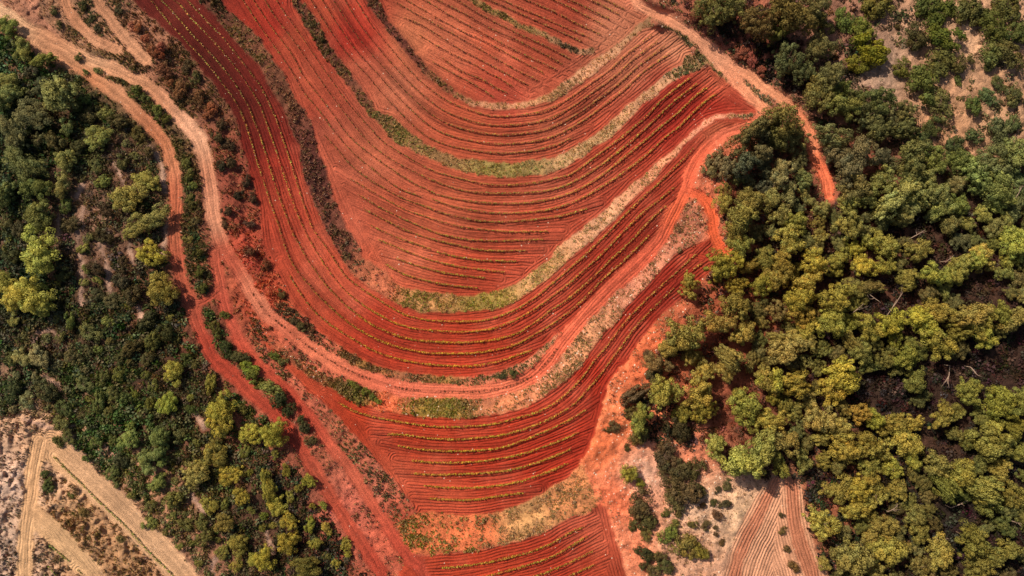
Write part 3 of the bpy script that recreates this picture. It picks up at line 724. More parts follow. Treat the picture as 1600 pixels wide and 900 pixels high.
def tube(path, radii, sides=6):
    V, F = [], []
    path = np.array(path, float)
    for i, p in enumerate(path):
        t = path[min(i + 1, len(path) - 1)] - path[max(i - 1, 0)]
        t = t / max(np.linalg.norm(t), 1e-9)
        a = np.cross(t, [0.3, 0.9, 0.1]); a /= np.linalg.norm(a); b = np.cross(t, a)
        for k in range(sides):
            an = 2 * math.pi * k / sides
            V.append(p + radii[i] * (math.cos(an) * a + math.sin(an) * b))
    for i in range(len(path) - 1):
        for k in range(sides):
            F.append((i * sides + k, i * sides + (k + 1) % sides, (i + 1) * sides + (k + 1) % sides, (i + 1) * sides + k))
    return np.array(V), np.array(F)

def trunk_mesh(name, seed, nlimb=6, h=1.0):
    """tapered trunk with limbs, unit height."""
    r = np.random.default_rng(seed)
    bend = r.normal(size=2) * 0.06
    pts = [np.array([bend[0] * t * t, bend[1] * t * t, t * h - 0.06]) for t in np.linspace(0, 1, 6)]
    rad = np.linspace(0.042, 0.014, 6); rad[0] = 0.055
    V, F = tube(pts, rad)
    Vs, Fs, off = [V], [F], len(V)
    for i in range(nlimb):
        t = 0.45 + 0.5 * r.random(); s = pts[0] * (1 - t) + pts[-1] * t
        a = r.random() * 2 * math.pi; L = 0.22 + 0.2 * r.random()
        m = s + np.array([math.cos(a), math.sin(a), 0.45]) * L * 0.6; e = m + np.array([math.cos(a + 0.3), math.sin(a + 0.3), 0.7]) * L * 0.5
        v, f = tube([s, m, e], [0.016, 0.011, 0.004], 5)
        Vs.append(v); Fs.append(f + off); off += len(v)
    return make_mesh(name, np.vstack(Vs), np.vstack(Fs), None, True)

PINE = [blob_crown("pine_crown", 100 + i, 70 + 5 * (i % 4), 120, 0.035, flat=0.95, hollow=0.5, puff=(0.11, 0.25), lobes=4 + i % 4, spread=0.45) for i in range(10)]
BUSH = [blob_crown("bush_crown", 200 + i, 42, 90, 0.050, flat=0.62, hollow=0.5, lobes=5, spread=0.35, puff=(0.16, 0.28)) for i in range(6)]
TRUNK = [trunk_mesh("pine_trunk", 300 + i) for i in range(5)]
STEMS = [trunk_mesh("bush_stem", 340 + i, 8) for i in range(3)]
for me in PINE + BUSH: me.materials.append(M_LEAF)
for me in TRUNK + STEMS: me.materials.append(M_BARK)

def tuft_template(r, nb=9):
    V, F = [], []
    for i in range(nb):
        a = r.random() * 2 * math.pi; lean = 0.25 + 0.75 * r.random(); h = 0.5 + 0.5 * r.random(); w = 0.10 + 0.1 * r.random()
        d = np.array([math.cos(a), math.sin(a), 0]); s = np.array([-math.sin(a), math.cos(a), 0])
        b = d * 0.12 * r.random()
        V += [b - s * w, b + s * w, b + d * lean * 0.75 + np.array([0, 0, h])]
        F.append((3 * i, 3 * i + 1, 3 * i + 2))
    return np.array(V), np.array(F)

def clump_template(r, n=26, leaf=0.26):
    e = unit(r.normal(size=(n, 3))); e[:, 2] = np.abs(e[:, 2])
    lump = 0.75 + 0.35 * r.random((n, 1))
    p = e * lump * np.array([1, 1, 0.8])
    return leaf_quads(r, p, unit(e + 0.6 * r.normal(size=(n, 3))), np.full(n, leaf))

def stone_template(r):
    o = np.array([(1, 0, 0), (-1, 0, 0), (0, 1, 0), (0, -1, 0), (0, 0, 0.7), (0, 0, -0.5)], float) * (0.75 + 0.5 * r.random((6, 1)))
    f = [(0, 2, 4), (2, 1, 4), (1, 3, 4), (3, 0, 4), (2, 0, 5), (1, 2, 5), (3, 1, 5), (0, 3, 5)]
    return o, np.array(f)

_tr = np.random.default_rng(77)
TUFTS = [tuft_template(_tr) for _ in range(5)]
CLUMPS = [clump_template(_tr) for _ in range(6)]
STONES = [stone_template(_tr) for _ in range(4)]

def scatter_mesh(name, pos, size, height, rgb, templates, r, mat):
    """many small plants or stones in one mesh (ground cover nobody could count)."""
    n = len(pos)
    which = r.integers(len(templates), size=n)
    Vs, Fs, Cs, off = [], [], [], 0
    for t, (tv, tf) in enumerate(templates):
        k = np.where(which == t)[0]
        if not len(k): continue
        a = r.random(len(k)) * 2 * math.pi; ca, sa = np.cos(a)[:, None], np.sin(a)[:, None]
        x = tv[None, :, 0] * ca - tv[None, :, 1] * sa; y = tv[None, :, 0] * sa + tv[None, :, 1] * ca
        v = np.stack([x * size[k][:, None], y * size[k][:, None], tv[None, :, 2] * height[k][:, None]], -1) + pos[k][:, None, :]
        f = tf[None] + (np.arange(len(k)) * len(tv))[:, None, None] + off
        c = np.repeat(rgb[k][:, None, :], len(tv), 1) * (0.85 + 0.3 * r.random((len(k), len(tv), 1)))
        Vs.append(v.reshape(-1, 3)); Fs.append(f.reshape(-1, tf.shape[1])); Cs.append(c.reshape(-1, 3)); off += len(k) * len(tv)
    C = np.clip(np.vstack(Cs), 0.003, 1)
    me = make_mesh(name, np.vstack(Vs), np.vstack(Fs), {'Col': ('FLOAT_COLOR', np.concatenate([C, np.ones((len(C), 1))], 1))})
    return link(name, me, None, mat)

def pick(mask, n, r):
    j, i = np.where(mask)
    k = r.integers(len(j), size=n)
    return X0 + STEP * (i[k] + r.random(n) - 0.5), Y0 + STEP * (j[k] + r.random(n) - 0.5)

# ------------------------------------------------------------------ vine rows
TERRACE_WORD = {'T0': 'top terrace', 'T1': 'second terrace', 'T2': 'broad central terrace', 'T3': 'long outer terrace', 'T4': 'lower terrace', 'T5': 'bottom terrace'}
def vine_strength(px, py):
    """(leafiness, height) of the vines: sparse young plants at the upper left, full hedges lower down."""
    s = ctrl_map([(270,30,.42,.42),(400,200,.42,.42),(440,330,.35,.42),(400,40,.34,.4),(470,110,.22,.36),(500,30,.3,.4),(560,110,.26,.36),(620,200,.34,.4),(700,320,.55,.45),(640,400,.75,.5),(740,430,.9,.55),
                  (680,50,.45,.4),(800,60,.5,.42),(760,130,.7,.5),(880,50,.55,.42),(760,210,.6,.45),(900,160,.6,.45),(1000,80,.5,.45),(880,340,.9,.5),(960,250,.9,.52),(1080,150,.95,.5),
                  (520,430,.5,.45),(600,520,.95,.5),(740,550,1.1,.55),(860,490,.9,.5),(980,380,.8,.5),(1050,280,.6,.42),(640,680,.9,.5),(760,720,1.1,.55),(860,700,1.1,.55),(950,550,.8,.45),(1040,450,.6,.4),(760,880,1.0,.5),(900,860,.8,.5)], px, py, 2.5)
    return s[:, 0], s[:, 1]

def vine_color(px, py, r):
    c = ctrl_map([(300,60,190,150,80),(420,250,185,150,70),(450,60,150,105,60),(520,60,120,80,48),(600,180,120,85,50),(560,100,120,75,48),(740,60,150,95,62),(850,90,150,105,60),(760,210,155,110,60),(720,330,140,110,52),(700,430,150,120,50),
                  (960,250,175,135,65),(1080,150,170,135,60),(940,120,170,120,70),(500,430,140,105,45),(620,540,180,130,45),(740,560,185,135,45),(960,390,175,130,60),(760,720,175,135,50),(640,770,170,130,50),(960,550,180,120,60),(840,870,165,125,50)], px, py, 2.5)
    return c + r.normal(size=(len(px), 3)) * np.array([16, 14, 8])

def vine_row(pts, label, group, r, strength=None, green=None):
    n0 = len(pts)
    seg = np.hypot(*np.diff(pts, axis=0).T); L = np.concatenate([[0], np.cumsum(seg)])
    root = link('vine_row', None, None, None, None)
    mid = on_ground(*pts[n0 // 2]); root.location = mid
    tag(root, label, 'vine row', group)
    root.empty_display_size = 0.3
    # vines every 8-9 px along the wire, leaves around each
    s = np.arange(2, L[-1], 3.2) + r.normal(size=len(np.arange(2, L[-1], 3.2))) * 0.8
    vx = np.interp(s, L, pts[:, 0]); vy = np.interp(s, L, pts[:, 1])
    st, hg = vine_strength(vx, vy)
    if strength: st[:] = strength
    gap = r.random(len(s)) > np.clip(0.52 + 0.6 * st, 0, 0.985)
    vig = st * (0.5 + 0.55 * r.random(len(s)) + 0.35 * (0.5 + 0.5 * np.sin(s / 19 + 6 * r.random()) * np.sin(s / 7.3 + 6 * r.random()))); vig[gap] *= 0.12
    cnt = np.round(1.5 + 11 * vig).astype(int)
    lx = np.repeat(s, cnt) + r.normal(size=cnt.sum()) * (1.2 + 1.7 * np.repeat(np.clip(vig, 0, 1), cnt))
    px = np.interp(lx, L, pts[:, 0]); py = np.interp(lx, L, pts[:, 1])
    hh = np.repeat(hg * (0.65 + 0.45 * vig), cnt)
    g = on_ground(px, py)
    wd = 0.055 + 0.075 * np.repeat(np.clip(vig, 0, 1.2), cnt)
    e = unit(r.normal(size=(len(px), 3)))
    p = g + np.stack([e[:, 0] * wd, e[:, 1] * wd, hh * (0.55 + 0.45 * e[:, 2])], -1) + r.normal(size=(len(px), 3)) * 0.03
    nr = unit(e + np.array([0, 0, 0.5]) + 0.5 * r.normal(size=e.shape))
    v, f = leaf_quads(r, p - np.array(mid), nr, 0.055 + 0.045 * r.random(len(px)))
    c = vine_color(px, py, r) if green is None else np.array(green) + r.normal(size=(len(px), 3)) * np.array([14, 12, 8])
    c = lin(np.clip(c * np.array([0.95, 1.0, 1.0]), 10, 235)) * 1.45
    C = np.repeat(np.clip(c, 0.004, 0.9), 4, 0)
    me = make_mesh('foliage', v, f, {'Col': ('FLOAT_COLOR', np.concatenate([C, np.ones((len(C), 1))], 1))})
    o = link('foliage', me, root, M_VINE); tag(o, kind='stuff')
    gs = on_ground(vx, vy) - np.array(mid)
    sv = np.array([(-.022, -.022, -.05), (.022, -.022, -.05), (.022, .022, -.05), (-.022, .022, -.05), (-.012, -.012, .34), (.012, -.012, .34), (.012, .012, .34), (-.012, .012, .34)])
    sf = np.array([(0, 1, 5, 4), (1, 2, 6, 5), (2, 3, 7, 6), (3, 0, 4, 7), (4, 5, 6, 7)])
    V = (gs[:, None, :] + sv[None]).reshape(-1, 3); F = (sf[None] + 8 * np.arange(len(gs))[:, None, None]).reshape(-1, 4)
    o = link('stems', make_mesh('stems', V, F), root, M_VSTEM); tag(o, kind='stuff')
    return root

vr = np.random.default_rng(41)
for k, rows in row_s.items():
    # number the rows outward from the inner bank of their terrace
    for i, r in enumerate(rows):
        n = len(rows)
        if k == 'T2':
            nm = {9: 'left part of the fifth vine row from the bottom', 10: 'right part of the fifth vine row from the bottom'}
            order = {0: 'innermost', 1: 'second', 2: 'third', 3: 'left part of the fourth', 4: 'right part of the fourth', 5: 'fifth', 6: 'sixth', 7: 'seventh', 8: 'eighth',
                     9: 'left part of the ninth', 10: 'right part of the ninth', 11: 'tenth', 12: 'eleventh', 13: 'twelfth and last'}
            lb = order[i] + ' vine row of the broad central terrace, counting from its top'
        elif k == 'T0':
            lb = nth(i + 1) + ' slanting vine row of the top terrace, counted from its lower left corner'
        elif k == 'T3':
            lb = nth(i + 1) + ' vine row of the long outer terrace, counted inward from the pale track'
        elif k == 'T1':
            lb = nth(i + 1) + ' curved vine row of the second terrace, counted from the innermost bank'
        elif k == 'T4':
            j = i + 1 if i < 2 else i
            lb = 'tiny vine row stub beside the pines at the tip of the lower terrace' if i == 2 else nth(j) + ' vine row of the lower red terrace, counted from its top'
        else:
            lb = nth(i + 1) + ' vine row of the bottom terrace, counted from its top'
        vine_row(r, lb, 'vine rows of the ' + TERRACE_WORD[k], vr)
SL = ['long green weedy row down the middle of the slanting pale ploughed plot', 'short green row in the sandy plot at the bottom left', 'green tuft row cut by the bottom edge in the sandy plot', 'tiny green stub of a row in the sandy plot']
for r_, lb in zip(SAND_ROWS, SL):
    vine_row(smooth(r_, 5.0), lb, 'green rows in the sandy plots', vr, 0.9 if 'long' in lb else 0.7, (105, 112, 42))

# ------------------------------------------------------------------ grass and scrub on banks and open ground
gr = np.random.default_rng(51)
def bank_cover(mask, dens, name, label, cat, sizek=1.0, templates=TUFTS, darker=1.0):
    area = mask.sum() * (STEP * S) ** 2
    n = int(area * dens)
    px, py = pick(mask, n, gr)
    v = ctrl_map(VEG, px, py, 4.0)
    patch = bil(PATCH, px, py)
    keep = gr.random(n) < np.clip(v[:, 3] * (0.15 + 1.9 * np.clip(patch - 0.1, 0, 1) ** 1.5), 0, 1)
    px, py, v, patch = px[keep], py[keep], v[keep], patch[keep]
    if not len(px): return
    h = v[:, 4] * (0.45 + 0.9 * gr.random(len(px)))
    c = v[:, :3] + gr.normal(size=(len(px), 1)) * 16 + gr.normal(size=(len(px), 3)) * 6
    pale = gr.random(len(px)) < 0.34
    c[pale] = c[pale] * 0.5 + np.array([200, 155, 115]) * 0.5
    rgb = lin(np.clip(c, 14, 235)) * 1.45 * darker
    o = scatter_mesh(name, on_ground(px, py), h * 0.75 * sizek, h, rgb, templates, gr, M_COVER)
    tag(o, label, cat, None, 'stuff')
PATCH = 0.5 + 0.5 * vnoise(11, 61) + 0.35 * vnoise(28, 62)
for k, lb in (('A', 'scrub and dry grass on the innermost terrace bank'), ('B', 'green and straw grass on the second terrace bank'), ('C', 'dark scrub and pale grass on the long terrace bank'),
              ('D', 'dark scrub on the bank beside the pale track'), ('E', 'dry grass on the stony bank below the pale track'), ('F', 'green and straw grass above the bottom terrace')):
    m = band[k] & (cls == 2)
    bank_cover(m, 34, 'bank_grass', lb, 'grass')
    bank_cover(m & (blur((cls == 3).astype(float), 3, 1) < 0.02), 2.2, 'bank_scrub', lb.replace('grass', 'weeds') + ', low bushes', 'scrub', 0.85, CLUMPS, 0.8)
bank_cover((dA0 < 5) & (cls == 2), 40, 'bank_grass', 'grass along the thin ridge crossing the top terrace', 'grass')
bank_cover((dS < 7.5) & (cls == 2), 34, 'verge_grass', 'grass on the verge of the upper right road', 'grass')
# green hedge-like weeds and the grassy crown in the middle of the pale track
s = smooth(TRACK['pale_track'][0]); s = s[(s[:, 0] > 395) & (s[:, 0] < 872) & (s[:, 1] > 440)]
k = gr.integers(len(s), size=620)
px = s[k, 0] + gr.normal(size=620) * 1.0; py = s[k, 1] + gr.normal(size=620) * 1.0
kp = bil(PATCH, px * 1.0, py * 3 - 1100) > 0.42
px, py = px[kp], py[kp]
o = scatter_mesh('track_grass', on_ground(px, py), np.full(len(px), .16), np.full(len(px), .14), lin(np.array([[120, 78, 52]])) * np.ones((len(px), 1)), TUFTS, gr, M_COVER)
tag(o, 'thin grass along the middle of the pale track', 'grass', None, 'stuff')

LEFT = [(-160,34),(0,48),(60,78),(130,124),(200,172),(245,228),(262,262),(262,440),(290,484),(310,540),(360,602),(420,652),(466,722),(516,802),(578,900),(650,1040),(330,1040),(300,900),(232,830),(180,768),(125,712),(90,680),(40,655),(-160,640)]
MID1 = [(150,98),(215,140),(262,182),(292,240),(312,300),(322,400),(332,466),(300,452),(286,400),(286,300),(276,240),(240,192),(180,140)]
MID2 = [(302,478),(342,476),(356,510),(400,576),(470,646),(500,700),(488,706),(440,650),(380,592),(325,530)]
RIGHT = [(1118,262),(1150,230),(1160,206),(1200,190),(1250,200),(1258,240),(1268,280),(1284,312),(1304,312),(1304,285),(1288,235),(1284,200),(1230,140),(1120,72),(1060,16),(1010,-60),(1010,-140),(1760,-140),(1760,1040),(1306,1040),(1292,900),(1266,810),(1252,746),(1200,748),(1130,740),(1070,690),(1000,690),(972,640),(1000,600),(1040,530),(1080,480),(1104,440),(1140,402),(1126,330)]
CLEAR = [(1345,20),(1400,-10),(1600,-10),(1620,235),(1450,238),(1420,170),(1340,125)]
thin = 1.0 - 0.7 * poly_mask(CLEAR) - 0.45 * poly_mask(MID1) - 0.3 * poly_mask(MID2)
mL = (poly_mask(LEFT) | poly_mask(MID1) | poly_mask(MID2)) & (cls == 0) & ~gul
mR = poly_mask(RIGHT) & (cls == 0)
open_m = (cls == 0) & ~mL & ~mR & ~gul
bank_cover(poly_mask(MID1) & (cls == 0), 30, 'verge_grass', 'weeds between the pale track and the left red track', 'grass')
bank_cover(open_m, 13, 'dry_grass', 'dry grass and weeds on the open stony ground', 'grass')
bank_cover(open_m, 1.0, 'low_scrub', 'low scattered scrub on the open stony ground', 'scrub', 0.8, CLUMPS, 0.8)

# woodland undergrowth: x, y, r, g, b, density, size; canopy shade is mixed into the deep right wood colours
UNDER = [(30,60,68.6,85.6,45,1,0.9),(120,200,70.56,70.62,40,1,0.8),(60,260,56.84,66.34,40,1,0.8),(40,330,64.68,70.62,44,1,0.8),(130,330,93.1,79.18,58,0.56,0.6),(120,380,86.24,74.9,54,0.56,0.6),(200,230,90.16,77.04,52,0.75,0.6),(200,400,78.4,68.48,48,0.88,0.7),(240,300,68.6,66.34,40,1,0.7),
 (130,450,76.44,74.9,46,1,0.7),(60,440,50.96,59.92,36,1,0.8),(180,500,64.68,66.34,38,1,0.8),(240,480,60.76,62.06,36,1,0.8),(90,540,88.2,77.04,52,0.75,0.7),(120,590,68.6,77.04,40,1,0.8),(180,620,76.44,83.46,40,1,0.8),(260,560,68.6,66.34,38,1,0.7),(300,600,78.4,68.48,42,1,0.7),(30,600,60.76,68.48,40,1,0.8),(60,650,107.8,89.88,56,0.75,0.6),
 (170,680,70.56,83.46,42,1,0.8),(220,760,86.24,85.6,44,1,0.6),(200,790,98,98.44,52,0.88,0.5),(280,800,107.8,96.3,58,0.75,0.6),(340,760,82.32,77.04,42,0.88,0.7),(300,860,107.8,94.16,60,0.62,0.6),(380,820,72.52,66.34,40,1,0.7),(450,760,64.68,59.92,40,1,0.7),(470,840,62.72,55.64,36,1,0.7),(540,870,58.8,53.5,34,1,0.7),(430,880,72.52,64.2,40,1,0.7),
 (300,260,64.68,79.18,38,1,0.8),(310,380,62.72,68.48,36,1,0.7),(330,520,68.6,81.32,38,1,0.8),(400,600,78.4,87.74,42,1,0.7),(480,680,78.4,74.9,45,0.88,0.6),
 (1100,10,80,54,42,0.8,0.7),(1150,60,60,46,34,1,0.8),(1200,90,56,44,32,1,0.8),(1240,130,60,44,34,1,0.8),(1290,40,110,80,60,0.5,0.6),(1330,90,56,50,32,0.9,0.8),(1300,160,66,52,36,0.8,0.8),(1400,30,70,66,40,0.8,0.8),(1450,100,120,95,66,.12,.45),(1520,70,120,98,70,.12,.45),(1380,120,130,105,82,.15,.45),
 (1400,180,64,56,38,0.8,0.8),(1500,160,110,92,62,.22,.5),(1560,180,92,84,56,0.6,0.7),(1560,80,72,70,42,0.8,0.8),(1480,210,92,78,52,0.6,0.7),(1180,250,92,72,50,0.8,0.7),(1150,290,84,66,46,0.8,0.7),(1240,330,84,60,44,0.7,0.7),(1350,250,100,66,48,0.6,0.7),(1450,270,84,68,46,0.8,0.7),(1580,280,92,76,58,0.6,0.7),
 (1150,420,74,56,38,0.8,0.8),(1180,520,92,56,40,0.6,0.6),(1100,560,90,60,42,0.6,0.7),(1150,600,96,58,42,0.5,0.6),(1130,660,110,66,48,0.45,0.6),(1030,680,60,48,34,0.9,0.8),(1060,720,66,54,36,0.8,0.7),(1250,420,60,44,32,0.8,0.8),(1400,380,52,38,28,0.6,0.8),(1480,380,56,40,30,0.6,0.8),(1550,450,60,44,34,0.6,0.7),(1400,460,50,38,30,0.5,0.7),
 (1350,620,48,34,28,0.6,0.8),(1420,640,42,32,26,0.6,0.8),(1560,560,54,40,32,0.6,0.8),(1500,700,46,36,28,0.7,0.8),(1260,560,64,44,34,0.7,0.8),(1270,680,52,40,30,0.8,0.8),(1450,790,44,36,28,0.7,0.8),(1550,820,44,36,28,0.7,0.8),(1300,800,50,46,32,1,0.8),(1400,870,46,40,28,0.8,0.8),(1580,880,44,36,30,0.8,0.8)]
ur = np.random.default_rng(71)
def undergrowth(mask, dens, name, label):
    n = int(mask.sum() * (STEP * S) ** 2 * dens)
    px, py = pick(mask, n, ur)
    v = ctrl_map(UNDER, px, py, 3.5)
    patch = bil(PATCH2, px, py)
    keep = ur.random(n) < np.clip(v[:, 3] * near(thin, px, py) * (0.2 + 1.5 * np.clip(patch - 0.05, 0, 1.2)), 0, 1)
    px, py, v = px[keep], py[keep], v[keep]
    sz = v[:, 4] * (0.35 + 0.75 * ur.random(len(px)) ** 1.6)
    c = v[:, :3] + ur.normal(size=(len(px), 1)) * 15 + ur.normal(size=(len(px), 3)) * np.array([8, 7, 5])
    o = scatter_mesh(name, on_ground(px, py) - np.array([0, 0, 0.05]), sz, sz * (0.7 + 0.5 * ur.random(len(px))), lin(np.clip(c, 12, 230)) * 1.22, CLUMPS, ur, M_COVER)
    tag(o, label, 'undergrowth', None, 'stuff')
PATCH2 = 0.5 + 0.5 * vnoise(24, 63) + 0.4 * vnoise(60, 64) + 0.25 * vnoise(10, 65)
def shrink(m, r_=3, t=0.9): return m & (blur(m.astype(float), r_, 1) > t)
undergrowth(shrink(mL), 6.2, 'undergrowth', 'dense dark scrub carpeting the left woodland')
undergrowth(mR, 3.6, 'undergrowth', 'brown scrub under the pines of the right woodland')
bank_cover(mL, 5.0, 'woodland_grass', 'dry grass between the bushes of the left woodland', 'grass', 1.0)

# stones: pale specks on soil, tracks and stony banks
sr = np.random.default_rng(81)
def stones(mask, n, lo, hi, name, label):
    px, py = pick(mask, n, sr)
    sz = lo + (hi - lo) * sr.random(n) ** 3
    o = scatter_mesh(name, on_ground(px, py), sz, sz * 0.8, np.ones((n, 3)), STONES, sr, M_STONE)
    tag(o, label, 'stones', None, 'stuff')
stones(cls == 1, 900, 0.03, 0.13, 'loose_stones', 'pale stones scattered over the red vineyard soil')
stones((cls == 3), 350, 0.03, 0.11, 'track_stones', 'pale stones scattered on the dirt tracks')
stones(band['E'] | ((cls == 0) & ~mL & ~mR & (GX > 900) & (GX < 1130)), 1500, 0.04, 0.2, 'bank_stones', 'pale rubble on the stony bank and slope right of the vineyard')

# ------------------------------------------------------------------ trees and bushes, one by one (photograph pixels: x, y, crown radius)
PINES_R = [(1112,15,28),(1140,12,24),(1187,35,30),(1232,22,32),(1275,8,24),(1282,32,22),(1215,48,20),(1232,90,26),(1258,112,20),(1300,118,22),(1280,75,22),
 (1282,147,28),(1312,140,20),(1317,167,24),(1337,152,18),(1375,155,26),(1360,180,24),(1412,172,18),(1395,185,20),(1412,202,20),(1375,200,22),(1220,192,30),(1240,215,22),(1302,212,26),(1205,218,20),
 (1337,252,36),(1307,245,20),(1220,272,22),(1232,302,16),(1257,282,16),(1260,307,14),(1207,312,16),(1217,337,18),(1335,292,26),(1327,315,18),(1385,282,22),(1355,307,22),(1400,310,30),(1432,305,22),(1420,325,20),(1450,280,20),(1425,275,20),
 (1462,305,22),(1495,287,20),(1475,325,20),(1500,320,20),(1520,267,24),(1550,255,30),(1557,295,26),(1532,290,18),(1557,317,16),(1587,240,26),(1425,247,28),(1462,250,24),(1500,252,20),
 (1285,327,15),(1245,347,20),(1325,352,24),(1280,347,12),(1235,377,24),(1282,370,14),(1405,340,18),(1487,350,20),(1512,350,14),(1535,335,14),(1385,382,26),(1362,380,16),(1432,392,20),(1337,387,16),(1582,377,24),(1537,400,24),(1522,407,16),(1582,402,18),
 (1222,410,20),(1270,410,20),(1312,405,20),(1350,415,20),(1382,417,17),(1307,425,13),(1500,417,20),(1487,432,16),(1460,430,22),(1417,435,18),(1215,435,22),(1265,437,22),
 (1250,467,28),(1302,467,24),(1250,492,22),(1262,512,20),(1300,505,24),(1325,505,18),(1355,510,22),(1390,505,24),(1400,530,16),(1435,497,22),(1465,487,24),(1445,510,18),(1512,495,24),(1532,507,26),(1560,490,18),(1585,497,22),(1537,527,18),
 (1467,535,28),(1492,520,18),(1225,547,26),(1215,527,14),(1255,532,22),(1345,550,20),(1330,535,18),(1412,557,20),(1312,585,28),(1300,610,24),(1327,600,18),(1432,595,24),(1242,600,24),(1207,595,22),(1210,615,16),(1512,612,22),(1495,645,14),(1470,650,18),
 (1562,630,28),(1587,630,24),(1207,655,22),(1280,655,26),(1310,665,18),(1342,645,18),(1365,655,16),(1397,662,20),(1425,660,16),(1555,667,22),(1587,667,18),
 (1220,690,26),(1215,722,20),(1255,720,18),(1320,700,26),(1287,720,14),(1282,685,14),(1355,697,22),(1380,700,18),(1412,690,24),(1425,712,18),(1357,730,18),(1397,732,18),(1360,747,18),(1312,767,24),(1340,765,22),(1370,775,22),(1402,767,18),(1335,795,20),
 (1460,725,20),(1500,742,24),(1475,757,24),(1535,762,24),(1545,785,22),(1585,772,22),(1550,695,30),(1560,730,18),(1592,707,18),(1287,820,26),(1382,822,22),(1362,807,12),(1430,807,18),(1435,832,18),(1360,837,14),
 (1325,872,30),(1380,860,26),(1407,860,18),(1470,865,24),(1440,887,20),(1370,895,18),(1525,887,24),(1515,842,24),(1560,865,24),(1287,880,12),
 (1160,720,30),(1185,705,28),(1117,695,18),(1070,525,32),(1050,542,24),(1025,567,20),(1150,477,24),(1120,505,26),(1160,522,20),(1137,557,22),(1130,580,18),(1100,582,18),(1082,557,18),(1037,612,26),(1092,615,26),(1097,640,22),(1067,647,16),(1000,655,22),
 (1195,592,20),(1167,635,28),(1190,655,22),(1155,615,14),(1135,262,18),(1162,257,22),(1187,237,22),(1132,297,14),(1130,317,16),(1175,315,26),(1157,340,24),(1145,365,18),(1157,385,20),(1125,417,26),(1142,410,20),(1078,440,15),(1077,460,13),(1150,447,18),(1170,417,18),(1190,445,20),(1175,207,30),(1195,202,22)]
PINES_L = [(10,40,18),(35,77,18),(95,145,28),(47,180,26),(10,150,20),(70,92,14),(15,127,16),(152,215,20),(20,207,24),(37,255,28),(102,250,17),(10,302,18),(57,295,22),(97,290,18),(62,335,22),
 (197,307,25),(232,282,18),(232,345,27),(200,365,10),(60,397,37),(237,397,22),(252,455,25),(5,437,14),(17,465,24),(45,462,28),(66,474,24),(35,560,15),(60,557,16),(270,580,20),(262,632,17),
 (342,640,25),(346,660,22),(390,678,18),(428,676,21),(336,708,20),(202,687,16),(250,687,18),(235,712,15),(230,727,14),(252,722,10),(247,755,14),(337,707,18),(305,742,20),(315,728,13),(360,742,18),(325,790,14),(350,817,16),(377,775,14),(372,850,16),(347,862,12),(370,882,12),(397,877,12),
 (427,684,14),(420,762,18),(432,792,16),(452,815,14),(485,820,11),(510,825,9),(450,847,18),(492,850,10),(412,872,18),(480,887,20),(540,850,10),(543,866,7),(525,880,8),(483,752,11),(447,735,9),(505,790,7)]
